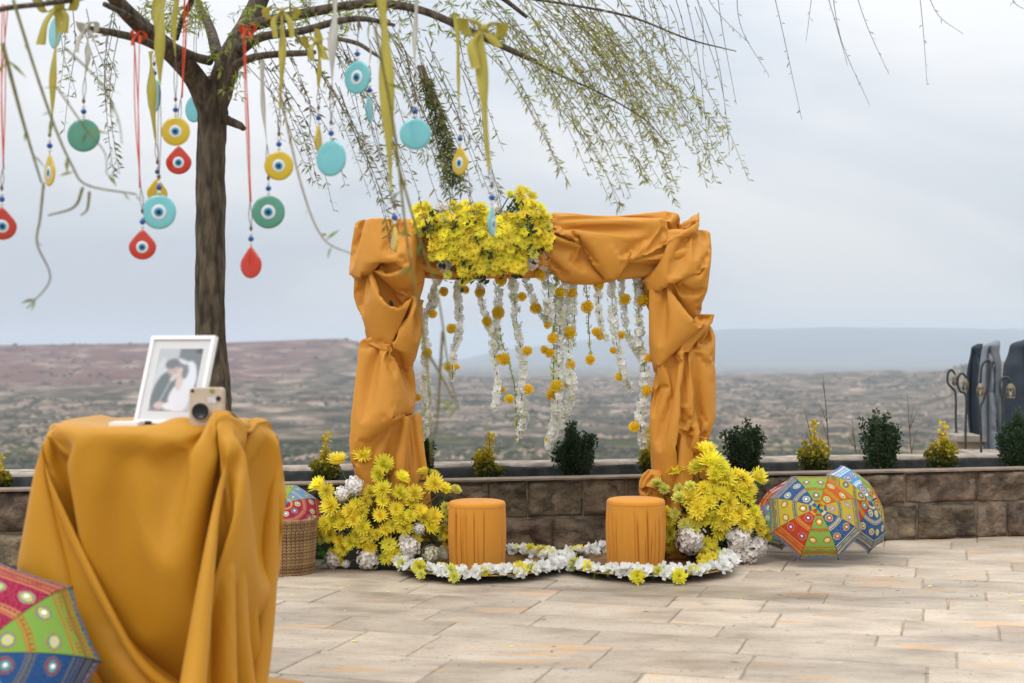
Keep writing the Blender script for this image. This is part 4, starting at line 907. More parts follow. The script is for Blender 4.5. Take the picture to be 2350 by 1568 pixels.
# ---- hanging garlands under the beam
zs = lambda x, y: (954.9 + .2928 * x, 587.5 + .2928 * y)
GL = [
 ([(130, 380), (60, 480), (80, 700), (75, 900), (70, 1100), (95, 1250), (70, 1430)], 44, 0, 'white flower garland hanging closest to the left column'),
 ([(195, 60), (185, 140), (145, 250), (120, 335)], 44, 0, 'short white garland under the left end of the flower cluster'),
 ([(350, 60), (335, 200), (325, 320), (340, 450), (330, 620), (290, 760), (285, 970)], 42, 0, 'second long white garland from the left column'),
 ([(490, 60), (500, 180), (525, 400), (590, 600), (615, 800), (640, 1000), (615, 1200)], 38, 0, 'white garland with green stem, third long one from the left column'),
 ([(655, 80), (650, 230), (640, 450), (625, 620), (660, 730)], 44, 0, 'thick white garland carrying the big marigold left of centre'),
 ([(745, 60), (755, 150), (770, 350), (800, 600), (830, 800), (840, 1000), (820, 1180), (850, 1270), (810, 1400)], 44, 0, 'long white garland ending just right of the golden shrub'),
 ([(660, 640), (695, 740), (740, 880), (775, 1050), (785, 1300), (790, 1450)], 22, 1, 'green budded spray hanging along the long white garland'),
 ([(840, 80), (865, 200), (920, 350), (1005, 490)], 40, 0, 'short slanting white garland left of centre'),
 ([(1000, 50), (1030, 150), (1040, 400), (1035, 550)], 55, 0, 'broad short white garland at the centre of the beam'),
 ([(1095, 50), (1098, 200), (1095, 400), (1080, 700), (1078, 1000), (1072, 1260)], 30, 1, 'green stemmed garland hanging at the centre, left of the longest one'),
 ([(1165, 80), (1168, 200), (1172, 400), (1190, 600), (1205, 900), (1222, 1050), (1180, 1200), (1100, 1350), (1030, 1500)], 44, 0, 'longest white garland, ending beside the round green shrub'),
 ([(1125, 380), (1128, 550), (1120, 800), (1112, 1100), (1090, 1300), (1040, 1440)], 44, 0, 'white garland overlapping the longest one on its left'),
 ([(1222, 80), (1228, 150), (1242, 400), (1232, 710)], 34, 0, 'thin white garland hanging just right of centre'),
 ([(1325, 120), (1332, 200), (1345, 400), (1366, 770)], 28, 1, 'green stemmed garland with a marigold at its tip'),
 ([(1425, 150), (1428, 250), (1432, 400), (1452, 560), (1505, 660)], 38, 0, 'short white garland curving right, below the middle of the right beam'),
 ([(1525, 160), (1532, 250), (1542, 450), (1562, 640), (1600, 800), (1632, 950), (1685, 1050)], 40, 0, 'white garland swinging right, third from the right column'),
 ([(1600, 160), (1608, 250), (1632, 450), (1672, 650), (1745, 775)], 38, 0, 'white garland slanting into the last one, second from the right column'),
 ([(1738, 160), (1742, 250), (1746, 450), (1752, 700), (1792, 900), (1782, 1100), (1757, 1300), (1785, 1510)], 44, 0, 'long white garland hanging closest to the right column'),
]
MG = [(215, 280, 80), (130, 455, 75), (85, 760, 85), (275, 570, 85), (250, 870, 70), (318, 868, 52), (260, 150, 75), (385, 265, 70), (500, 285, 90), (665, 190, 100), (555, 515, 85), (645, 445, 105), (690, 810, 100), (655, 795, 60), (870, 745, 85), (830, 320, 78), (935, 410, 95), (975, 150, 85), (1030, 545, 60), (1070, 645, 90), (1045, 760, 80), (1005, 735, 70), (1130, 285, 88), (1220, 290, 88), (1205, 600, 98), (1210, 855, 85), (1185, 1010, 60), (1100, 1020, 102), (1060, 1090, 92), (1340, 400, 105), (1365, 815, 85), (1430, 230, 90), (1410, 595, 75), (1440, 630, 65), (1640, 340, 95), (1775, 350, 95), (1605, 620, 72), (1545, 740, 60), (1590, 950, 70), (1825, 800, 78), (1810, 1055, 90), (1710, 1340, 90), (880, 1045, 86), (730, 1120, 76), (675, 1050, 52), (12, 1110, 62), (1025, 1440, 42), (380, 180, 90), (430, 150, 80)]
GR = []
for gi, (pts, wd_, green, lab) in enumerate(GL):
    rs = np.random.RandomState(200 + gi); Yd = 9.36 + .035 * math.sin(gi * 2.1) + .10 * float(sstep(np.array((zs(*pts[0])[0] - 1240) / 120))) + .09 * float(sstep(np.array((zs(*pts[0])[0] - 1390) / 60))) + (-.03 if gi in (10, 17) else 0)
    w3 = [P(*zs(x, y), Yd + .04 * rs.uniform(-1, 1)) for x, y in pts]; L_ = sum(np.linalg.norm(w3[i + 1] - w3[i]) for i in range(len(w3) - 1))
    top = w3[0] + np.array((0, 0, .06)); rt = empty('hanging_garland', w3[-1], lab, 'garland', 'flower garlands hanging from the arch')
    path = catmull([top] + w3, 60); st = MB(); st.tube(path, .003, 5, (1, 1.1, .8)); st.build('stem', m_stem, rt)
    rad = wd_ * 1.15 * .2928 * Yd / F; fb = MB(); n = int(L_ * (330 if not green else 160))
    for q in range(n):
        f_ = rs.uniform(.02, 1) * 58.9; i0 = int(f_); p = path[i0] + (path[i0 + 1] - path[i0]) * (f_ - i0); t_ = f_ / 59
        d = rs.normal(0, 1, 3); d[2] *= .6; d = unit(d); rr_ = rad * rs.uniform(.3, 1.1) * (1 - .35 * t_ ** 4) * (.55 + .9 * float(fbm(np.array(t_ * L_ * 9 + gi * 3.), np.array(gi * 1.7), 2)))
        if green and rs.uniform() < .55: c = (.55, .60, .16)
        else: c = np.array((1, 1, .98)) * (1 if rs.uniform() < .85 else .9); 
        if not green and rs.uniform() < .12: c = (.80, .86, .55)
        floret(fb, p + d * rr_ * .72, d + np.array((0, 0, -.3)), rad * rs.uniform(.42, .62), rs, c)
    o = fb.build('blossoms', m_white, rt, smooth=False); o['kind'] = 'stuff'
    GR.append((np.array([zs(x, y) for x, y in pts]), rt, Yd, path))
for (x, y, d_) in MG:
    X, Yp = zs(x, y); bi = min(range(len(GR)), key=lambda g: min(math.hypot(X - a[0], Yp - a[1]) for a in catmull(GR[g][0], 40)))
    _, rt, Yd, path = GR[bi]; r = d_ * .2928 * Yd / F / 2 * .9; p = P(X, Yp, Yd - r * .9)
    inst('marigold', ME_POM[random.randint(0, 1)], rt, p, unit((random.uniform(-.5, .5), -1, random.uniform(-.6, .6))), (r * 1.08, r * 1.08, r * .95))

# ---- poufs, trays and their garlands
def pouf(pc, ytop, ybase, wd_, Yc, label, seed):
    rs = np.random.RandomState(seed); r = wd_ / 2 * Yc / F; c = P(pc, ybase, Yc); zb = .031; zt = CAMZ - (ytop - HY) * Yc / F
    rt = empty('pouf', (c[0], Yc, zb), label, 'pouf', 'orange pleated poufs')
    GV = [(rs.uniform(0, 6.283), rs.uniform(.012, .03), rs.uniform(.006, .018), rs.choice([0., .0, .15, .4]), rs.uniform(-.06, .06)) for _ in range(46)]
    n, m = 420, 44; th = np.arange(n) * 2 * math.pi / n; VV = []
    a1 = rs.uniform(0, 6.28, 9); 
    pl = sum(np.sin(th * f_ + a1[i] + .6 * np.sin(th * 3 + a1[i])) * g_ for i, (f_, g_) in enumerate(((31, 1.0), (23, .8), (47, .5), (11, .5), (67, .3))))
    pl = np.sign(pl) * np.abs(pl) ** .7; mod = .35 + .65 * sstep((np.sin(th * 2 + a1[7]) + np.sin(th * 5 + a1[8]) + 1.2) / 2)
    for j in range(m):
        t = j / (m - 1); z = zt - .022 - (zt - .022 - zb) * t; bulge = 1 + .028 * math.sin(math.pi * min(1, t * 1.1)) - .02 * t ** 3
        gr = np.zeros(n)
        for (ga, gw, gd, g0, sl_) in GV: dd = np.abs((th - ga - sl_ * t + math.pi) % (2 * math.pi) - math.pi); gr += gd * np.exp(-(dd / gw) ** 2) * float(sstep(np.array((t - g0) / .25)))
        rr_ = r * bulge - gr + .0012 * pl * mod * min(1, t * 4)
        VV.append(np.stack([rr_ * np.cos(th + .05 * t), rr_ * np.sin(th + .05 * t), np.full(n, z)], 1))
    VV = np.concatenate(VV) + (c[0], Yc, 0); FF = [(j * n + i, j * n + (i + 1) % n, (j + 1) * n + (i + 1) % n, (j + 1) * n + i) for j in range(m - 1) for i in range(n)]
    mb = MB(); mb.add(VV, [f_[::-1] for f_ in FF]); mb.build('pleated_skirt', m_pouf, rt)
    mb = MB(); mb.lathe([(r * 1.002, zt - .023), (r * 1.004, zt - .017), (r * .992, zt - .009), (r * .96, zt - .002), (r * .85, zt + .003), (r * .5, zt + .005), (.001, zt + .006)], (c[0], Yc, 0), 64); mb.build('seat', m_pouf, rt)
    mb = MB(); mb.lathe([(r * 1.008, zt - .030), (r * 1.012, zt - .026), (r * 1.012, zt - .022), (r * 1.006, zt - .019)], (c[0], Yc, 0), 64); mb.build('seam', m_pouf, rt)
pouf(1095, 1150, 1326, 130, 8.98, 'left orange pleated pouf standing on a flower ringed tray', 1)
pouf(1459, 1145, 1318, 133, 9.04, 'right orange pleated pouf standing on a flower ringed tray', 2)
m_gold = M('brass_tray', (.60, .36, .11), (.42, .22, .07), 14, rough=.32, metal=.85, bump=.15, bscale=60)
m_wood = M('tray_copper', (.20, .085, .03), (.30, .13, .05), 8, rough=.35, metal=.6)
def tray(pc, Yc, r, label, lab2, seed):
    rs = np.random.RandomState(seed); X = (pc - 1175) * Yc / F; rt = empty('round_tray', (X, Yc, 0), label, 'tray', 'round brass trays under the poufs')
    mb = MB(); mb.lathe([(.001, .006), (r * .55, .006), (r * .6, .012), (r * .93, .040), (r * 1.0, .047), (r * 1.005, .052), (r * .99, .055), (r * .92, .047), (r * .80, .0315), (r * .72, .030)], (X, Yc, 0), 96); mb.build('rim', m_gold, rt)
    mb = MB(); mb.lathe([(r * .745, .0302), (r * .70, .0295), (.001, .0295)], (X, Yc, 0), 96); mb.build('base', m_wood, rt)
    gl = empty('flower_ring', (X, Yc, .05), lab2, 'garland', 'white and yellow flower rings on the trays')
    n = 105
    for i in range(n):
        a = i * 6.283 / n + rs.uniform(-.03, .03); 
        for q in range(2):
            rr_ = r * .95 + rs.uniform(-.05, .045); z = .058 + rs.uniform(0, .03); ou = np.array((math.cos(a), math.sin(a), 0))
            inst('white_blossom', ME_BLOS[rs.randint(3)], gl, np.array((X, Yc, z)) + ou * rr_, unit(ou * rs.uniform(-.2, 1.1) + np.array((0, -.35, rs.uniform(.1, .9))) + rs.normal(0, .3, 3)), rs.uniform(.034, .046)) if not (q == 1 and i % 2) else None
    th = np.linspace(0, 6.283, 60); mb = MB(); mb.tube(np.stack([X + r * .95 * np.cos(th), Yc + r * .95 * np.sin(th), np.full(60, .056)], 1), .008, 6, cap=False); mb.build('wire', m_stem, gl)
    lf = MB()
    for i in range(26): a = rs.uniform(0, 6.283); leaves(lf, np.array((X + r * .97 * math.cos(a), Yc + r * .97 * math.sin(a), .06)), (math.cos(a), math.sin(a) - .3, 0), 1, .04, rs, (2.2, 3, 1))
    lf.build('leaves', m_leaf, gl, smooth=False)
    return rt, gl, X, r
def ring_heads(gl, X, Yc, r, items):
    for (deg, dr, kd, rad) in items:
        a = R(deg); ou = np.array((math.cos(a), math.sin(a), 0)); me_ = {'c': ME_CARN, 'y': ME_YCARN}[kd]
        inst('carnation', me_[random.randint(0, 1)], gl, np.array((X, Yc, .075 if dr < 1.03 else .045)) + ou * r * dr, unit(ou * .5 + np.array((0, -.8, .5))), rad * 1.25)
T1, G1_, X1, r1 = tray(1100, 8.95, .515, 'left round brass tray under the left pouf', 'white and yellow flower ring around the left tray', 1)
ring_heads(G1_, X1, 8.95, r1, [(150, .95, 'c', .035), (160, .93, 'c', .034), (170, .9, 'c', .036), (196, .97, 'y', .034), (205, 1.0, 'c', .03), (226, .97, 'y', .042), (232, 1.06, 'c', .03), (252, .98, 'c', .036), (256, 1.08, 'c', .032), (275, .98, 'y', .03), (300, .98, 'y', .042), (312, .95, 'c', .03), (285, .9, 'c', .028), (48, .93, 'y', .04), (36, .93, 'y', .04), (24, .93, 'c', .042), (14, .93, 'c', .036), (62, .95, 'c', .03), (330, .97, 'c', .028), (215, .85, 'y', .034), (240, .85, 'y', .032), (290, .8, 'y', .03), (305, .78, 'y', .03)])
T2, G2_, X2, r2 = tray(1484, 8.98, .54, 'right round brass tray under the right pouf', 'white and yellow flower ring around the right tray', 2)
ring_heads(G2_, X2, 8.98, r2, [(150, .95, 'c', .036), (142, .95, 'y', .036), (165, .93, 'c', .03), (205, .95, 'c', .036), (222, .96, 'y', .032), (240, .97, 'c', .03), (259, 1.05, 'y', .042), (284, 1.05, 'y', .044), (272, .96, 'c', .03), (296, .98, 'c', .03), (310, .9, 'c', .03), (20, .9, 'y', .04), (28, .85, 'c', .046), (8, .86, 'c', .036), (44, .93, 'y', .04), (56, .93, 'c', .036), (345, .7, 'y', .036), (335, .72, 'y', .036), (325, .74, 'y', .036), (350, .62, 'y', .034), (318, .78, 'y', .032), (0, .75, 'y', .034)])
# ================================================================ EMBROIDERED UMBRELLAS
RED, BLU, GRN, YEL, MAG, SKY, ORG, DBL = (.38, .028, .014), (.012, .065, .20), (.17, .34, .055), (.44, .33, .016), (.28, .010, .055), (.06, .22, .42), (.44, .075, .016), (.015, .05, .16)
def panel_color(t, s, base, acc, rs):
    """flat embroidery print: rings of chain stitch, dots and discs; t 0..1 from hub to hem, s -1..1 across"""
    c = np.tile(np.array(base, float), (t.size, 1)); T = t.ravel(); S = s.ravel(); A = np.array(acc, float)
    x = S * T * .40; y = T
    def put(m, q): c[m] = q
    put((np.sin(T * 190) * np.sin(S * T * 60) > .72), np.array(base) * .55 + A * .45)        # dotted ground
    for (a, b) in ((.10, .13), (.33, .335), (.36, .365), (.40, .405), (.70, .708), (.745, .753), (.80, .808), (.845, .853), (.885, .893)):
        put((T > a) & (T < b + .006), A)
    for (a, b) in ((.368, .398), (.755, .798), (.858, .884)): put((T > a) & (T < b) & (np.sin(S * T * 62 + T * 8) > .45), A * .7)
    put((T > .81) & (T < .845), np.array(base) * np.array((.62, .55, .62)))
    disc = [(0, .23, .056), (-.125, .56, .062), (.125, .56, .062)]
    ring1 = rs.permutation([0, 1, 2]); pal = [(.62, .52, .06), (.05, .26, .27), (.25, .03, .09), (.45, .40, .32), (.40, .10, .02)]
    q1, q2 = pal[rs.randint(5)], pal[rs.randint(5)]
    for (dx, dy, r) in disc:
        d = np.hypot((x - dx * 1.0), (y - dy)) / r
        put(d < 1.12, A); put(d < .98, q1); put(d < .72, q2); put(d < .40, (.45, .45, .45))
    put(T > .935, (.05, .10, .16)); put((T > .945) & (np.sin(S * 44) > .1), (.55, .20, .10)); put((T > .975), (.03, .20, .38))
    put(np.abs(S) > .965, np.array(base) * .5)
    return c
def umbrella(hub, axis, Rr, cols, accs, label, seed, spin, group='embroidered umbrellas', dome=.42, lowest=None):
    rs = np.random.RandomState(seed); ax = unit(axis); t1 = unit(np.cross((0, 0, 1), ax)) ; t2 = np.cross(ax, t1); Mx = np.stack([t1, t2, ax], 1)
    nt_, ns = 96, 34; n = 8; parts = []
    def surf(t, phi, s):
        # dome profile with the cloth a little hollow between the ribs and the hem scalloped
        f_ = t * (1 - .045 * (1 - s * s) * t ** 3 * 1.3); fl_ = 1 - .075 * (1 - s * s) * t
        r = Rr * np.sin(f_ * 1.28) / math.sin(1.28) * fl_; z = -Rr * dome * (1 - np.cos(f_ * 1.28)) / (1 - math.cos(1.28))
        return np.stack([r * np.cos(phi), r * np.sin(phi), z], -1)
    pts_all = surf(np.full(16, 1.), np.arange(16) * math.pi / 8, np.zeros(16)) @ Mx.T + hub
    lift = 0
    rt = empty('umbrella', np.array((hub[0], hub[1], max(0.0, (pts_all[:, 2]).min()))), label, 'umbrella', group)
    for p in range(n):
        tt = np.linspace(.02, 1, nt_); ss = np.linspace(-1, 1, ns); T, S = np.meshgrid(tt, ss, indexing='ij'); PH = spin + (p + .5 + S * .5) * math.pi * 2 / n
        V = surf(T, PH, S).reshape(-1, 3); nn = V.copy(); inner = V * .992 + (0, 0, -.003)
        C = panel_color(T, S, cols[p % len(cols)], np.array(accs[p % len(accs)]) * .85, rs)
        VV = np.vstack([V, inner]) @ Mx.T + hub; k_ = nt_ * ns; FF = []
        for i in range(nt_ - 1):
            for j in range(ns - 1):
                a = i * ns + j; FF.append((a, a + ns, a + ns + 1, a + 1)); FF.append((k_ + a, k_ + a + 1, k_ + a + ns + 1, k_ + a + ns))
        for j in range(ns - 1): a = (nt_ - 1) * ns + j; FF.append((a, k_ + a, k_ + a + 1, a + 1))
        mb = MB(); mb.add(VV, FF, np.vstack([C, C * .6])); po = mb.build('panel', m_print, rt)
        # round mirrors sewn on
        for (s_, t_, r_) in ((0, .23, .026), (-.125 / (.40 * .56), .56, .030), (.125 / (.40 * .56), .56, .030)):
            if rs.uniform() < .6:
                ph = spin + (p + .5 + s_ * .5) * math.pi * 2 / n; q = surf(np.array([t_]), np.array([ph]), np.array([s_]))[0]; q2 = surf(np.array([t_ + .02]), np.array([ph]), np.array([s_]))[0]
                tn = unit(q2 - q); tg = np.array((-math.sin(ph), math.cos(ph), 0)); nn_ = unit(np.cross(tn, tg)); nn_ = nn_ if nn_[2] > 0 else -nn_
                a = np.arange(10) * .6283; ringp = q + nn_ * .0035 + (np.cos(a)[:, None] * tn + np.sin(a)[:, None] * tg) * r_ * Rr * .72
                mbm = MB(); mbm.add(np.vstack([ringp, q + nn_ * .0045]) @ Mx.T + hub, [(i, (i + 1) % 10, 10) for i in range(10)]); mbm.build('mirror', m_mirror, po)
        # rib under the seam
        ph = spin + p * math.pi * 2 / n; tr_ = np.linspace(.03, 1.02, 10); rp = surf(tr_, np.full(10, ph), np.ones(10)) + (0, 0, -.007)
        mb = MB(); mb.tube(rp @ Mx.T + hub, .0022, 5); mb.build('rib', m_metal, rt)
        mb = MB(); mb.ball((surf(np.array([1.02]), np.array([ph]), np.array([1.]))[0]) @ Mx.T + hub, .006, 6); mb.build('rib_tip', m_metal, rt)
    # hem fringe
    fr = MB()
    for p in range(n):
        for s_ in np.linspace(-.97, .97, 26):
            ph = spin + (p + .5 + s_ * .5) * math.pi * 2 / n; q = surf(np.array([1.]), np.array([ph]), np.array([s_]))[0]; tg = np.array((-math.sin(ph), math.cos(ph), 0)); dn = np.array((math.cos(ph) * .35, math.sin(ph) * .35, -1)); L_ = .012 * Rr / .3
            fr.add(np.array([q - tg * .004, q + tg * .004, q + dn * L_ + tg * .002, q + dn * L_ - tg * .002]) @ Mx.T + hub, [(0, 1, 2, 3)], [(.03, .20, .42), (.45, .10, .06), (.05, .25, .3)][rs.randint(3)])
    fr.build('fringe', m_attr, rt)
    mb = MB(); mb.lathe([(.016, -.012), (.014, .004), (.008, .014), (.007, .02)], hub, 12, (.03, .33, .52), rot=Mx); mb.build('hub_cap', m_attr, rt)
    mb = MB(); mb.lathe([(.0055, .012), (.005, .05), (.001, .054)], hub, 8, rot=Mx); mb.build('ferrule', m_black, rt)
    mb = MB(); mb.tube([hub, hub - ax * Rr * 1.15], .005, 8); mb.tube(catmull([hub - ax * Rr * 1.15, hub - ax * Rr * 1.25, hub - ax * Rr * 1.3 + t1 * .03, hub - ax * Rr * 1.22 + t1 * .05], 10), .007, 8); mb.build('handle', m_wood, rt)
    return rt
m_mirror = M('mirror_disc', (.80, .80, .80), rough=.12, metal=.9)
hub = P(1877, 1166, 9.08)
umbrella(hub, (-.02, -1, .62), .315, [GRN, BLU, YEL, ORG, GRN, BLU, YEL, RED], [ORG, (.62, .55, .25), (.05, .10, .22), YEL, ORG, (.5, .4, .2), (.05, .1, .2), (.68, .30, .05)], 'embroidered umbrella resting on the paving, in front of the other two', 1, R(-112.5))
umbrella(P(1998, 1150, 9.46), (.80, -.72, .52), .312, [BLU, YEL, ORG, GRN, SKY, YEL, RED, BLU], [(.6, .55, .3), (.08, .12, .2), YEL, ORG, (.8, .8, .8), (.1, .1, .1), YEL, (.6, .5, .2)], 'embroidered umbrella leaning right, half behind the front one', 2, R(-100))
umbrella(P(1790, 1148, 9.56), (-.75, -.55, .85), .31, [SKY, GRN, MAG, RED, SKY, GRN, MAG, RED], [(.7, .1, .05), (.75, .70, .6), (.75, .60, .5), YEL, ORG, (.7, .7, .6), (.7, .6, .5), YEL], 'embroidered umbrella leaning left against the yellow flowers', 3, R(20))
umbrella(P(-62, 1500, 4.75), (.10, -1, .55), .385, [GRN, MAG, RED, YEL, GRN, MAG, SKY, BLU], [(.52, .15, .03), (.62, .28, .10), YEL, ORG, (.5, .2, .05), (.6, .3, .1), (.2, .16, .12), (.18, .16, .12)], 'blurred embroidered umbrella in the lower left corner before the draped table', 4, R(2))
umbrella(P(654, 1156, 8.98), (.16, -.62, .70), .268, [MAG, SKY, GRN, RED, SKY, GRN, MAG, MAG], [(.62, .26, .10), (.55, .40, .12), YEL, ORG, (.5, .4, .1), (.6, .4, .1), (.62, .26, .10), (.62, .26, .10)], 'embroidered umbrella sitting in the wicker basket', 5, R(-22))

# ---- wicker basket
bc = P(654, 1310, 8.90); bc[2] = 0; br_, bh = .195, .335
bk = empty('wicker_basket', bc, 'brown woven wicker basket beside the left flowers, partly behind the table', 'basket')
m_wick = M('seagrass', (.20, .105, .040), (.42, .26, .12), 30, rough=.8, bump=.8, bscale=120, rnd=.2)
mb = MB(); mb.lathe([(.001, .004), (br_ * .86, .004), (br_ * .97, bh), (br_ * .94, bh), (br_ * .84, .012), (.001, .012)], bc, 48); mb.build('lining', M('basket_core', (.07, .04, .018), rough=.9), bk)
mb = MB(); nb_ = 17
for i in range(nb_):
    z = i * bh / nb_ + .01
    for s_ in (-1, 1):
        c = np.array((s_ * .0055, 0, z)); d = np.array((-s_ * .5, 0, 1.)) * .0155
        mb.tube(catmull([c - d * .8 + (0, .003, 0), c + (0, -.007, 0), c + d * .8 + (0, .002, 0)], 5), [.004, .0075, .008, .0075, .003], 6)
bme = mb.mesh('braid', m_wick)
nc = 44
for i in range(nc):
    a = i * 6.283 / nc; o = bpy.data.objects.new('braid', bme); col.objects.link(o); o.parent = bk
    o.location = (math.cos(a) * br_ * .875, math.sin(a) * br_ * .875, 0); o.rotation_euler = (R(3.7), 0, a + math.pi / 2)
mb = MB(); th = np.linspace(0, 6.2832, 140); 
for s_ in (0, 1): mb.tube(np.stack([bc[0] + (br_ * .985 + .006 * np.sin(th * 40 + s_ * 3.14)) * np.cos(th), bc[1] + (br_ * .985 + .006 * np.sin(th * 40 + s_ * 3.14)) * np.sin(th), bh + .006 * np.cos(th * 40 + s_ * 3.14)], 1), .008, 6, cap=False)
mb.build('rim', m_wick, bk)

# ================================================================ THINGS ON THE TABLE
ztop = 1.1165
# photo frame leaning back, turned a little to the right
fo = np.array((*P(384, 985, 5.22)[:2], ztop + .004)); psi, lam = R(-22), R(19); u_ = np.array((math.cos(psi), math.sin(psi), 0)); v_ = np.array((-math.sin(psi) * math.sin(lam), math.cos(psi) * math.sin(lam), math.cos(lam))); n_f = np.cross(u_, v_)  # n_f to the camera
fw, fh = .283, .342
pf = empty('photo_frame', fo, 'white framed wedding photograph standing on the draped table', 'picture frame')
def fbox(x0, x1, y0, y1, d0, d1, name, mat, par, bev=.003):
    VV = [fo + u_ * x + v_ * y + n_f * d for x in (x0, x1) for y in (y0, y1) for d in (d0, d1)]
    mb = MB(); mb.add(VV, [(0, 1, 3, 2), (4, 6, 7, 5), (0, 4, 5, 1), (2, 3, 7, 6), (0, 2, 6, 4), (1, 5, 7, 3)]); return mb.build(name, mat, par, smooth=False)
w2 = fw / 2; b_ = .014
fbox(-w2, w2, 0, fh, -.008, .0, 'backing', m_frame, pf)
fbox(-w2, -w2 + b_, b_, fh - b_, 0.0005, .014, 'frame_side', m_frame, pf); fbox(w2 - b_, w2, b_, fh - b_, 0.0005, .014, 'frame_side', m_frame, pf)
fbox(-w2, w2, 0, b_, 0.0005, .014, 'frame_rail', m_frame, pf); fbox(-w2, w2, fh - b_, fh, 0.0005, .014, 'frame_rail', m_frame, pf)
fbox(-w2 + b_, w2 - b_, b_, fh - b_, .001, .005, 'mat_board', M('mat_board', (.60, .60, .60), rough=.9), pf)
# the print: generic couple in dark suit and white dress
ni, nj = 60, 80; x0, x1, y0, y1 = -w2 + .046, w2 - .046, .050, fh - .05
U, Vv = np.meshgrid(np.linspace(0, 1, ni), np.linspace(0, 1, nj), indexing='ij'); U = U.ravel(); Vv = Vv.ravel(); C = np.tile((.42, .44, .47), (ni * nj, 1)).astype(float)
def ell(cx, cy2, rx, ry, c, rot=0):
    dx, dy = U - cx, Vv - cy2; a = dx * math.cos(rot) + dy * math.sin(rot); b = -dx * math.sin(rot) + dy * math.cos(rot); C[(a / rx) ** 2 + (b / ry) ** 2 < 1] = c
C[(U > .48) & (Vv > .35)] = (.13, .15, .17)
ell(.14, .40, .14, .46, (.50, .54, .58)); ell(.78, .50, .19, .30, (.62, .66, .71)); ell(.64, .78, .20, .03, (.6, .64, .68), -.3)
ell(.26, .28, .24, .36, (.10, .125, .135), -.25); ell(.36, .34, .16, .28, (.10, .125, .135), -.2)
ell(.33, .35, .012, .34, (.42, .45, .48), -.45)
ell(.66, .20, .24, .24, (.64, .64, .68)); ell(.60, .46, .08, .14, (.56, .46, .44)); ell(.58, .60, .085, .10, (.56, .43, .39)); ell(.69, .63, .075, .12, (.15, .16, .18))
ell(.40, .66, .12, .08, (.44, .32, .28), .2); ell(.36, .76, .16, .085, (.12, .14, .15), .15); ell(.45, .54, .09, .05, (.50, .50, .52), .6)
ell(.24, .09, .13, .055, (.56, .42, .38)); ell(.46, .08, .14, .06, (.66, .66, .69)); C[(U > .86) & (Vv > .93)] = (.03, .04, .05)
C[(Vv < .02) & (U < .5)] = (.25, .26, .27)
for _ in range(3):
    Cg = C.reshape(ni, nj, 3); Cp = np.pad(Cg, ((1, 1), (1, 1), (0, 0)), mode='edge'); C = ((Cp[:-2, 1:-1] + Cp[2:, 1:-1] + Cp[1:-1, :-2] + Cp[1:-1, 2:] + Cp[1:-1, 1:-1]) / 5).reshape(-1, 3)
C = C * .9 + .05
mb = MB(); VV = fo + np.outer(x0 + (x1 - x0) * U, u_) + np.outer(y0 + (y1 - y0) * Vv, v_) + n_f * .0062
mb.add(VV, [(i * nj + j, (i + 1) * nj + j, (i + 1) * nj + j + 1, i * nj + j + 1) for i in range(ni - 1) for j in range(nj - 1)], C); mb.build('print', M('photo_paper', (1, 1, 1), rough=.3, attr=True), pf)
mb = MB(); leg = fo + v_ * fh * .7; ft = np.array((fo[0] + .03, fo[1] + .26, ztop + .004)); mb.tube([leg - n_f * .01, ft], .006, 6); mb.build('easel_leg', m_frame, pf)
mb = MB(); mb.box(fo + n_f * .018 + np.array((-.06, 0, .002)), (.012, .006, .006)); mb.build('clip', m_black, pf, smooth=False)
# white ledge beside the frame
a = P(258, 976, 5.16); b = P(322, 976, 5.16); mb = MB(); mb.box(((a[0] + b[0]) / 2, 5.16, ztop + .011), ((b[0] - a[0]) / 2, .045, .007)); mb.box(((a[0] + b[0]) / 2, 5.16, ztop + .002), ((b[0] - a[0]) / 2 - .004, .04, .002))
tag(mb.build('card_stack', m_frame, smooth=False), 'small white card stack lying flat left of the photo frame', 'cards')
# instant camera
ic = np.array((*P(476, 960, 5.13)[:2], ztop)); kc = empty('instant_camera', ic, 'cream instant camera with round black lens beside the photo frame', 'camera')
hw_, hh_ = .0605, .070
mb = MB(); pts = []
for (x, z) in [(-1, -1), (1, -1), (1, 1), (-1, 1)]:
    for q in range(5): a = math.atan2(z, x) - R(45) + q * R(90) / 4; pts.append((x * (hw_ - .012) + .012 * math.cos(a), z * (hh_ - .012) + .012 * math.sin(a)))
nn_ = len(pts); VV = [(ic[0] + x, ic[1] + d, ic[2] + hh_ + .003 + z) for d, s_ in ((-.025, .96), (-.021, 1), (.021, 1), (.025, .96)) for x, z in [(p[0] * s_, p[1] * s_) for p in pts]]
FF = [(k_ * nn_ + i, k_ * nn_ + (i + 1) % nn_, (k_ + 1) * nn_ + (i + 1) % nn_, (k_ + 1) * nn_ + i) for k_ in range(3) for i in range(nn_)] + [tuple(range(nn_))[::-1], tuple(range(3 * nn_, 4 * nn_))]
mb.add(VV, FF); mb.build('body', m_cream, kc, smooth=False)
rx90 = np.array(((1, 0, 0), (0, 0, -1), (0, 1, 0)), float)
lc = np.array((ic[0] - .018, ic[1] - .025, ic[2] + .058))
mb = MB(); mb.lathe([(.034, 0), (.034, .010), (.031, .012), (.029, .004)], lc, 32, rot=rx90); ln = mb.build('lens_ring', m_cream, kc)
mb = MB(); mb.lathe([(.0305, .002), (.0305, .013), (.024, .015), (.022, .009), (.001, .011)], lc, 32, rot=rx90); mb.build('lens', m_black, ln)
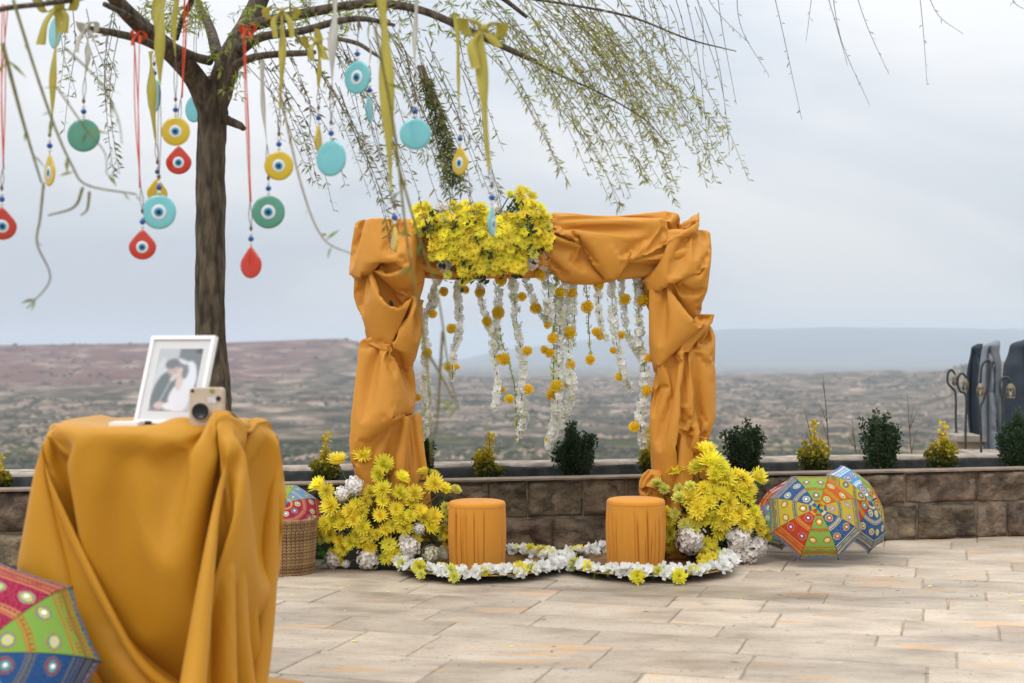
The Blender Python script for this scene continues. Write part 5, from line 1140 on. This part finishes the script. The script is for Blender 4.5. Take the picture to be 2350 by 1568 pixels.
for (dx, dz, r, mt, nm) in ((-.048, .132, .006, m_black, 'sensor'), (.045, .104, .009, m_black, 'viewfinder'), (.022, .133, .008, M('green_button', (.25, .28, .05), rough=.4), 'shutter_button')):
    mb = MB(); mb.lathe([(r, 0), (r, .004), (r * .7, .005), (.001, .0052)], (ic[0] + dx, ic[1] - .025, ic[2] + dz - .0), 16, rot=rx90); mb.build(nm, mt, kc)
mb = MB(); mb.box((ic[0] + .022, ic[1] - .0255, ic[2] + .098), (.016, .002, .011)); mb.build('flash', M('flash_glass', (.58, .55, .55), rough=.2), kc, smooth=False)
# ================================================================ THE WILLOW
TR = 7.0
tree = empty('willow_tree', np.array((P(497, 1453, TR)[0], TR, 0)), 'slender weeping willow with brown trunk and sparse spring leaves', 'tree')
def ridged(pts, wpx, n=20, m=120, seed=0, amp=.05):
    """bark-covered limb: picture positions with depth, width in pixels"""
    rs = np.random.RandomState(seed); w3 = [P(x, y, d) for x, y, d in pts]; path = catmull(w3, m); wp = np.interp(np.linspace(0, 1, m), np.linspace(0, 1, len(wpx)), wpx) * path[:, 1] / F / 2
    mb = MB(); t = np.gradient(path, axis=0); t /= np.linalg.norm(t, axis=1)[:, None]; a = np.array((0, 1., 0)); V = []
    for i in range(m):
        a = unit(a - t[i] * np.dot(a, t[i])); b = np.cross(t[i], a); th = np.arange(n) * 2 * math.pi / n
        rr_ = wp[i] * (1 + amp * (fbm(np.cos(th) * 3 + 5 + seed, np.sin(th) * 3 + i * .09, 3) - .5) * 2 + amp * .8 * np.sin(th * 7 + 2 * math.sin(i * .11)) * .5)
        V.append(path[i] + rr_[:, None] * (np.cos(th)[:, None] * a + np.sin(th)[:, None] * b))
    FF = [(i * n + j, i * n + (j + 1) % n, (i + 1) * n + (j + 1) % n, (i + 1) * n + j) for i in range(m - 1) for j in range(n)] + [tuple(range(n))[::-1], tuple((m - 1) * n + j for j in range(n))]
    mb.add(np.concatenate(V), FF); return mb, path
mb, _ = ridged([(500, 1460, TR), (499, 1200, TR), (496, 955, TR), (484, 780, TR), (483, 500, TR), (486, 320, TR), (488, 235, TR), (487, 190, TR), (488, 176, TR)], [84, 76, 72, 70, 65, 63, 70, 60, 20], n=64, m=320, seed=1, amp=.10); mb.build('trunk', m_bark, tree)
BR = [
 ([(484, 290, TR), (470, 225, 6.98), (438, 165, 6.9), (380, 108, 6.7), (320, 58, 6.5), (262, -5, 6.3), (225, -90, 6.1)], [40, 56, 50, 44, 40, 34, 26]),
 ([(488, 290, TR), (502, 215, 6.99), (530, 130, 7.0), (560, 70, 7.1), (592, 5, 7.2), (630, -90, 7.3)], [40, 62, 56, 46, 42, 34]),
 ([(430, 150, 6.9), (340, 98, 6.5), (270, 78, 6.2), (205, 66, 6.0)], [20, 20, 17, 14]),
 ([(480, 140, 6.95), (440, 128, 6.7), (370, 92, 6.4), (300, 40, 6.2), (240, 10, 6.0)], [22, 20, 18, 14, 12]),
 ([(520, 165, 7.0), (560, 140, 6.9), (610, 127, 6.7), (700, 122, 6.5), (722, 120, 6.45)], [26, 18, 16, 14, 11]),
 ([(545, 120, 7.0), (600, 86, 6.8), (690, 72, 6.6), (780, 48, 6.5), (840, 44, 6.4), (905, 58, 6.3)], [26, 20, 17, 16, 13, 8]),
 ([(570, 60, 7.1), (660, 40, 7.0), (760, 20, 6.9), (860, 8, 6.8), (960, 22, 6.7), (1050, 58, 6.6), (1130, 96, 6.6), (1200, 128, 6.6), (1232, 142, 6.6)], [30, 24, 22, 20, 18, 17, 15, 13, 8]),
 ([(1200, 128, 6.6), (1290, 175, 6.6), (1380, 215, 6.6), (1480, 275, 6.6), (1530, 330, 6.6)], [7, 5, 4, 3, 2]),
 ([(770, 88, 6.5), (820, 100, 6.4), (850, 118, 6.3), (868, 130, 6.3)], [10, 10, 9, 6]),
 ([(600, -30, 7.2), (700, -10, 7.1), (850, -25, 7.0), (1000, -40, 7.0), (1130, -15, 7.0), (1210, 40, 7.0)], [26, 22, 18, 14, 12, 8]),
 ([(430, -60, 6.6), (440, -5, 6.7), (418, 45, 6.8), (405, 90, 6.9)], [16, 14, 12, 10]),
 ([(-120, 60, 4.9), (0, 22, 5.0), (110, 8, 5.2), (200, -10, 5.4), (300, -60, 5.8)], [9, 12, 12, 14, 16]),
 ([(1130, -15, 7.0), (1300, 10, 7.0), (1450, 40, 7.0), (1580, 90, 7.0), (1690, 118, 7.0)], [8, 6, 5, 4, 2]),
 ([(1000, -40, 7.0), (1200, -90, 7.2), (1500, -110, 7.4), (1800, -100, 7.6), (2100, -90, 7.8), (2300, -60, 8)], [14, 14, 12, 10, 8, 5]),
 ([(510, 270, TR), (530, 280, 6.95), (548, 287, 6.92), (560, 296, 6.9)], [26, 20, 18, 12]),
 ([(500, 130, 7.0), (480, 60, 7.3), (450, 0, 7.6), (440, -80, 7.8)], [30, 22, 18, 14]),
 ([(630, -90, 7.3), (800, -120, 7.0), (1000, -150, 6.5), (1300, -170, 6.2), (1500, -150, 6)], [30, 26, 20, 16, 10]),
]
for i, (p_, w_) in enumerate(BR):
    mb, _ = ridged(p_, w_, n=14, m=60, seed=10 + i, amp=.07); mb.build('branch', m_bark, tree)

tw = MB(); lv = MB(); rs = np.random.RandomState(77)
def hang(pts, dens=9., L=.042, leaf=1.0, r0=.0022, col_=(1, 1, 1), Lc=None, n=26, straight=False):
    """a hanging twig through picture positions (x, y, depth) with leaves along it"""
    w3 = [P(*p) for p in pts]; path = catmull(w3, n); tw.tube(path, np.linspace(r0, r0 * .45, n), 5, col_)
    ln = sum(np.linalg.norm(path[i + 1] - path[i]) for i in range(n - 1)); k_ = int(ln * dens * leaf * 14)
    for q in range(k_):
        f_ = rs.uniform(.08, 1) * (n - 1.001); i0 = int(f_); t = unit(path[i0 + 1] - path[i0]); p = path[i0] + (path[i0 + 1] - path[i0]) * (f_ - i0)
        sd = unit(np.cross(t, rs.normal(0, 1, 3))); ax = unit(t * rs.uniform(-.1, .9) + sd * rs.uniform(.6, 1.2)); l = L * rs.uniform(.45, 1.15); ws = unit(np.cross(ax, rs.normal(0, 1, 3))) * l * .10; bend = t * l * .18
        g_ = rs.uniform(0, 1); c = np.array(Lc if Lc is not None else (1.0, 1.0, 1.0)) * (rs.uniform(.55, 1.15)) * np.array((1 - .25 * g_, 1, 1))
        lv.add([p, p + ax * l * .5 + ws + bend * .3, p + ax * l + bend, p + ax * l * .5 - ws + bend * .3], [(0, 1, 2, 3)], c)
def curtain(n, x0, x1, y0, y1, dx, ln0, ln1, dep, dens, leaf=1.0, Lc=None, col_=(1, 1, 1), wig=14):
    for _ in range(n):
        xs_ = rs.uniform(x0, x1); ys = rs.uniform(y0, y1); ln = rs.uniform(ln0, ln1); sl_ = rs.uniform(*dx); d0 = rs.uniform(*dep)
        hang([(xs_, ys, d0), (xs_ + ln * sl_ * .40 + rs.uniform(-wig, wig), ys + ln * .30, d0 + rs.uniform(-.1, .1)), (xs_ + ln * sl_ * .75 + rs.uniform(-wig, wig), ys + ln * .66, d0 + rs.uniform(-.15, .15)), (xs_ + ln * sl_, ys + ln, d0 + rs.uniform(-.2, .2))], dens, leaf=leaf, Lc=Lc, col_=col_)
OL = (.75, .72, .50); BRN = (.55, .48, .42)
# the lacy wind-blown mass to the right of the trunk
curtain(40, 1060, 1360, -40, 90, (.5, 1.0), 180, 430, (6.3, 7.3), 5.5, Lc=(1.0, 1.0, .7))
curtain(24, 1200, 1480, -60, 40, (.35, .7), 220, 420, (6.5, 7.5), 5.0, Lc=(.95, .95, .9))
curtain(8, 1250, 1420, 110, 260, (.5, .8), 120, 260, (6.5, 6.9), 4.5, Lc=OL)
curtain(10, 1420, 1640, -60, 20, (.12, .3), 120, 330, (7, 7.8), 2.0, leaf=.5, Lc=OL, wig=8)
for e_ in [((1290, 0), (1420, 120), (1560, 210), (1665, 305)), ((1330, 20), (1450, 150), (1500, 330), (1552, 474)), ((1240, 60), (1400, 250), (1470, 390), (1480, 420)), ((1150, 110), (1230, 260), (1270, 360), (1285, 390))]:
    hang([(x, y, 6.7) for x, y in e_], 8.5, Lc=(.95, .95, .85))
# twigs between trunk and flower cluster
curtain(24, 560, 800, 20, 200, (.25, .6), 200, 420, (6.4, 7.4), 4.5, Lc=(.6, .55, .45), col_=BRN)
curtain(20, 780, 1000, 20, 160, (.25, .5), 240, 430, (6.4, 7.4), 4.2, Lc=(.65, .62, .45), col_=BRN)
curtain(8, 960, 1110, 40, 180, (.2, .5), 220, 380, (6.6, 7.4), 4.0, Lc=(.75, .75, .5))
for _ in range(13):
    x = rs.uniform(-16, 16); hang([(965 + x * .5, 150, 6.9), (1000 + x, 260, 6.9), (1025 + x * 1.2, 350, 6.9), (1045 + x * 1.3, 440 + rs.uniform(-40, 25), 6.9)], 10, L=.045, Lc=(.42, .52, .28))
# left of the trunk
curtain(7, 120, 330, 0, 100, (-.1, .25), 140, 330, (6.2, 7.0), 3.5, Lc=(.6, .58, .4), col_=BRN)
hang([(262, 10, 6.4), (240, 150, 6.4), (248, 300, 6.4), (262, 405, 6.4)], 5.5, Lc=(.35, .32, .28), col_=(.4, .35, .35)); hang([(275, 60, 6.4), (252, 200, 6.4), (262, 330, 6.4), (275, 400, 6.4)], 5, Lc=(.45, .4, .3))
# green tufts on the limbs near the fork and along the top of the picture
for _ in range(170):
    q = [(rs.uniform(540, 720), rs.uniform(-10, 70)), (rs.uniform(480, 560), rs.uniform(60, 200)), (rs.uniform(900, 1180), rs.uniform(-10, 80)), (rs.uniform(330, 470), rs.uniform(-10, 60)), (rs.uniform(700, 950), rs.uniform(-20, 60))][rs.randint(5)]
    d0 = rs.uniform(6.6, 7.2); hang([(q[0], q[1], d0), (q[0] + rs.uniform(-14, 14), q[1] + rs.uniform(5, 22), d0), (q[0] + rs.uniform(-24, 26), q[1] + rs.uniform(18, 44), d0)], 9, L=.05, Lc=(.85, .95, .55), n=5, r0=.0015)
# bare drooping tips at the upper right
for (a, b, c_) in [((1770, -40), (1800, 90), (1840, 275)), ((1690, -60), (1700, 60), (1765, 175)), ((1905, -60), (1930, 90), (1995, 240)), ((1890, -40), (1920, 60), (1945, 150)), ((2105, -60), (2118, 60), (2128, 195)), ((2115, -60), (2150, 30), (2210, 78)), ((1950, -60), (1990, 60), (2040, 170)), ((1640, -60), (1660, 80), (1690, 240)), ((2300, -40), (2330, 8), (2360, 24)), ((1870, -60), (1862, 0), (1850, 95)), ((1600, -60), (1640, 20), (1720, 100)), ((1560, -60), (1600, 120), (1630, 380))]:
    hang([(*a, 7.4), (*b, 7.4), (*c_, 7.4)], 2.0, leaf=.6, L=.03, Lc=BRN, col_=(.7, .55, .5))
# long wands close to the camera
WG = (1.5, 1.6, .55)
def wand(pts, d, r0=.0075, c=(1.05, 1.25, .35), lf_=.25): hang([(x, y, d) for x, y in pts], 3, L=.07, leaf=lf_, r0=r0, col_=c, Lc=(.6, .7, .4), n=30)
wand([(30, 0), (80, 160), (125, 290), (165, 380), (200, 425), (312, 446)], 4.4, .0055)
wand([(5, 100), (50, 270), (95, 420)], 4.4); wand([(100, 420), (92, 500), (85, 560), (115, 640), (62, 708)], 4.4, .0045)
wand([(150, 110), (230, 190), (270, 270), (280, 330)], 4.4, .0035); wand([(130, 200), (200, 300), (240, 350), (245, 400)], 4.4, .003)
wand([(190, 430), (170, 475), (110, 495)], 4.4, .0055); wand([(205, 440), (200, 480), (185, 495)], 4.4, .005)
wand([(640, 200), (690, 420), (740, 545), (810, 585)], 4.6, .004, (1.8, 1.8, 1.2))
wand([(860, 60), (905, 300), (935, 560), (970, 760), (985, 900), (990, 1065)], 4.4, .0050, (1.2, 1.35, .35)); wand([(900, 330), (960, 540), (1005, 680), (1030, 850), (1052, 940)], 4.4, .0046, (1.2, 1.35, .35))
wand([(1016, 760), (1010, 850), (1004, 960), (995, 1010)], 4.4, .0052, (1.2, 1.2, .45)); wand([(975, 800), (1005, 850), (1040, 915)], 4.4, .005, (1.2, 1.2, .45))
o = tw.build('hanging_twigs', m_twig, tree); o['kind'] = 'stuff'
o = lv.build('leaves', m_wleaf, tree, smooth=False); o['kind'] = 'stuff'

# ================================================================ HANGING EYE CHARMS
CT = {'blue': (.17, .50, .54), 'green': (.085, .29, .20), 'yellow': (.60, .42, .010), 'red': (.50, .032, .010)}
m_ch = {k_: M('glass_' + k_, c, tuple(min(1, x * 1.12) for x in c), 14, rough=.10, trans=.12, spec=.7) for k_, c in CT.items()}
m_eyew = M('eye_white', (.66, .68, .70), rough=.25); m_eyeb = M('eye_blue', (.02, .25, .44), rough=.2); m_eyep = M('eye_pupil', (.006, .012, .03), rough=.15)
m_bead = M('blue_bead', (.015, .075, .30), rough=.15); m_beadw = M('white_bead', (.68, .66, .64), rough=.25); m_cord = M('brown_cord', (.14, .085, .06), rough=.85)
m_rib = {'y': M('yellow_ribbon', (.56, .50, .10), (.62, .55, .13), 9, rough=.5, trans=.45), 'w': M('white_ribbon', (.60, .59, .52), (.68, .66, .60), 9, rough=.5, trans=.4), 'r': M('red_raffia', (.60, .06, .015), rough=.6), 'n': m_cord}
def strip(mb, pts, wd_, tw_=0., seed=0):
    """ribbon of real thickness through 3D points; wd_ metres"""
    p = catmull(pts, 22); n = len(p); w_ = np.interp(np.linspace(0, 1, n), np.linspace(0, 1, len(wd_)), wd_); V = []
    for i in range(n):
        a = tw_ * math.sin(i * .23 + seed) ; s = np.array((math.cos(a), math.sin(a), 0)); q = np.array((-math.sin(a), math.cos(a), 0)) * .0006
        V += [p[i] - s * w_[i] / 2 - q, p[i] + s * w_[i] / 2 - q, p[i] + s * w_[i] / 2 + q, p[i] - s * w_[i] / 2 + q]
    FF = [(4 * i + j, 4 * i + (j + 1) % 4, 4 * i + 4 + (j + 1) % 4, 4 * i + 4 + j) for i in range(n - 1) for j in range(4)] + [(0, 1, 2, 3), (4 * n - 1, 4 * n - 2, 4 * n - 3, 4 * n - 4)]
    mb.add(V, FF)
def charm(x, y, wpx, hpx, colr, drop, eye, Yd, rib, top, rend, ribw, label, bow=False, rtop=None, seed=0):
    """disc centre and size in picture positions; ribbon from top (x, y) to rend (y), cord from there to the beads"""
    rs = np.random.RandomState(900 + seed); s = Yd / F; c = P(x, y, Yd); rad = hpx / 2 * s * (.93 if drop else 1.0)
    rt = empty('eye_charm', c - np.array((0, 0, hpx / 2 * s)), label, 'charm', 'glass eye charms hanging from the willow')
    rx = wpx / 2 * s / rad; phi = math.acos(min(1, max(.06, rx if not drop else rx * 1.0))) * (1 if seed % 2 else -1) if rx < .97 else 0.0
    M_ = np.array(((math.cos(phi), -math.sin(phi), 0), (math.sin(phi), math.cos(phi), 0), (0, 0, 1)))
    n = 40; th = np.arange(n) * 2 * math.pi / n + math.pi / 2
    def outline(k_, dshape=True):
        r = np.full(n, rad * k_); X = r * np.cos(th); Z = r * np.sin(th)
        if drop and dshape: Z = Z * .94 - rad * .05 * k_; tp = np.clip(np.sin(th), 0, 1); Z = Z + rad * k_ * .30 * tp ** 4; X = X * (1 - .42 * tp ** 2.2)
        return X, Z
    def plate(rings, mat, name, par, dz=0., dshape=True):
        V = []
        for (k_, d) in rings: X, Z = outline(k_, dshape); V.append(np.stack([X, np.full(n, d), Z + dz], 1))
        m_ = len(rings); FF = [(i * n + j, i * n + (j + 1) % n, (i + 1) * n + (j + 1) % n, (i + 1) * n + j) for i in range(m_ - 1) for j in range(n)] + [tuple(range(n))[::-1], tuple((m_ - 1) * n + j for j in range(n))]
        mb = MB(); mb.add(np.concatenate(V) @ M_.T + c, FF); return mb.build(name, mat, par)
    t_ = .0042
    body = plate([(.82, t_), (.95, t_ * .7), (1.0, 0), (.95, -t_ * .7), (.82, -t_)], m_ch[colr], 'disc', rt)
    if eye:
        ez = -rad * (.08 if drop else 0)
        for sgn in (-1, 1):
            plate([(.44, sgn * t_ * .98), (.42, sgn * (t_ + .0012)), (.30, sgn * (t_ + .0016))][::-sgn], m_eyew, 'eye_white', body, ez, False) if sgn == -1 else None
        plate([(.27, -(t_ + .0012)), (.26, -(t_ + .0026)), (.16, -(t_ + .003))], m_eyeb, 'iris', body, ez, False)
        plate([(.145, -(t_ + .002)), (.135, -(t_ + .0038)), (.05, -(t_ + .0042))], m_eyep, 'pupil', body, ez, False)
    zt = c[2] + rad * (1.22 if drop else 1.0); cx = c[0]
    bz = [zt + .010, zt + .028, zt + .047]; rb = .0115
    mb = MB(); mb.tube([(cx, Yd, zt - .012), (cx, Yd, bz[2] + .03)], .0013, 5); mb.build('cord', m_cord, rt)
    for z, r, mt in ((bz[0], rb * .62, m_beadw), (bz[1], rb, m_bead), (bz[2], rb * .62, m_beadw)):
        mb = MB(); mb.ball((cx, Yd, z), (r, r, r * .95), 10); mb.build('bead', mt, rt)
    kz = bz[2] + .022; mb = MB(); mb.ball((cx, Yd, kz), (.007, .007, .010), 8); mb.build('knot', m_cord, rt)
    # double cord up to the ribbon
    re = P(x + (top[0] - x) * .25, rend, Yd); 
    if re[2] > kz + .01:
        mb = MB(); w_ = .006
        for sgn in (-1, 1): mb.tube(catmull([(cx, Yd, kz), (cx + sgn * w_ + (re[0] - cx) * .5, Yd, (kz + re[2]) / 2), re], 10), .0016, 5)
        mb.build('cord_loop', m_cord, rt)
    tp = P(top[0], top[1], Yd)
    mb = MB()
    if rib == 'r':
        for q in range(3): mb.tube(catmull([re + (rs.uniform(-.006, .006), 0, 0), (re + tp) / 2 + (rs.uniform(-.014, .014), rs.uniform(-.01, .01), 0), tp + (rs.uniform(-.02, .02), 0, 0)], 12), .0022, 5)
    else: strip(mb, [re, re * .6 + tp * .4 + (rs.uniform(-.008, .008), 0, 0), re * .25 + tp * .75 + (rs.uniform(-.008, .008), .01, 0), tp], [ribw * .18 * s, ribw * .7 * s, ribw * s, ribw * .95 * s, ribw * .8 * s], 1.1, seed)
    rb_ = mb.build('ribbon', m_rib[rib], rt)
    if bow:
        bx = P(*bow, Yd); mb = MB(); sgz = ribw * s
        for sgn in (-1, 1):
            lk = rs.uniform(.7, 1.25); a = np.array((sgn * sgz * 1.7 * lk, rs.uniform(-.02, .02), sgz * rs.uniform(-.3, .9))); mb2_ = [bx, bx + a * .6 + (0, -.02, .01), bx + a, bx + a * .7 + (0, .02, -sgz * .9), bx]
            strip(mb, mb2_, [sgz * .3, sgz * .8, sgz, sgz * .8, sgz * .3], .4, seed + sgn)
            tl_ = rs.uniform(.6, 1.5); strip(mb, [bx, bx + (sgn * sgz * .7 * tl_, -.01, -sgz * 1.0 * tl_), bx + (sgn * sgz * rs.uniform(.5, 1.6), -.015, -sgz * 2.4 * tl_)], [sgz * .3, sgz * .8, sgz * .8], .5, seed)
        mb.ball(bx + (0, -.008, 0), sgz * .35, 8); mb.build('bow', m_rib[rib], rt)
CH = [
 (126, 76, 46, 72, 'blue', 0, 0, 5.9, 'w', (128, -20), 30, 14, 'light blue disc charm half hidden behind a yellow ribbon at the upper left', False),
 (192, 311, 76, 76, 'green', 0, 0, 5.5, 'w', (205, 70), 175, 16, 'plain sea green disc charm, leftmost of the round ones', (200, 66)),
 (114, 394, 42, 74, 'yellow', 1, 1, 5.3, 'y', (138, 6), 262, 26, 'narrow yellow teardrop charm near the left edge', (134, 14)),
 (4, 517, 56, 74, 'red', 1, 1, 5.2, 'r', (12, 10), 390, 10, 'red teardrop charm cut by the left edge', False),
 (354, 222, 46, 78, 'blue', 0, 0, 6.2, 'y', (368, -60), 120, 30, 'blue disc charm half hidden by ribbons left of the trunk', False),
 (403, 302, 66, 66, 'yellow', 0, 1, 5.5, 'y', (402, -40), 130, 17, 'round yellow eye charm just left of the trunk', False),
 (410, 371, 61, 64, 'red', 1, 1, 6.0, 'r', (430, -40), 225, 8, 'red teardrop eye charm touching the trunk below the round yellow one', False),
 (361, 442, 38, 58, 'yellow', 1, 0, 6.1, 'y', (346, 118), 325, 24, 'yellow charm hidden behind the big blue eye disc', False),
 (365, 487, 79, 79, 'blue', 0, 1, 5.4, 'y', (372, -60), 195, 34, 'big light blue eye disc left of the trunk', False),
 (327, 565, 63, 68, 'red', 1, 1, 5.4, 'r', (312, 82), 432, 9, 'lowest red teardrop eye charm, left of the trunk', (316, 78)),
 (447, 250, 52, 62, 'blue', 0, 0, 7.3, 'w', (452, -60), 30, 14, 'blue disc charm mostly hidden behind the trunk', False),
 (616, 487, 74, 76, 'green', 0, 1, 5.6, 'w', (602, 138), 330, 13, 'round green eye charm right of the trunk', False),
 (576, 606, 56, 72, 'red', 1, 0, 5.5, 'r', (566, 62), 465, 9, 'plain red teardrop charm hanging lowest right of the trunk', (568, 70)),
 (640, 381, 67, 67, 'yellow', 0, 1, 5.6, 'y', (646, 30), 255, 18, 'round yellow eye charm right of the trunk', (648, 24)),
 (760, 364, 73, 82, 'blue', 0, 0, 5.4, 'w', (768, -30), 190, 26, 'plain light blue disc charm above the left end of the arch', False),
 (731, 322, 8, 62, 'yellow', 1, 0, 5.7, 'y', (728, 66), 205, 20, 'yellow charm turned edge-on beside the plain light blue disc', (726, 96)),
 (820, 178, 64, 76, 'blue', 0, 1, 5.7, 'n', (820, 40), 92, 8, 'light blue eye disc high up right of the trunk', False),
 (953, 308, 70, 72, 'blue', 0, 0, 5.5, 'w', (955, -10), 165, 14, 'plain light blue disc charm above the flower cluster', False),
 (1056, 372, 38, 66, 'yellow', 1, 1, 5.8, 'y', (1044, 30), 240, 13, 'narrow yellow teardrop eye charm above the flower cluster', False),
 (1129, 512, 16, 70, 'blue', 1, 1, 4.9, 'y', (1102, 60), 392, 30, 'pale charm turned edge-on in front of the flower cluster', (1112, 66)),
 (906, 552, 16, 60, 'yellow', 1, 0, 5.0, 'y', (872, -30), 440, 40, 'yellow charm turned edge-on in front of the left end of the beam', False),
 (848, 252, 10, 60, 'blue', 0, 0, 6.0, 'w', (846, 60), 150, 6, 'light blue disc turned edge-on behind the wide yellow ribbon', False),
]
for i, a in enumerate(CH):
    x, y, w_, h_, c_, dr, ey, Yd, rb, tp, re_, rw, lab, bw = a
    charm(x, y, w_, h_, c_, dr, ey, Yd, rb, tp, re_, rw, lab, bw, seed=i)
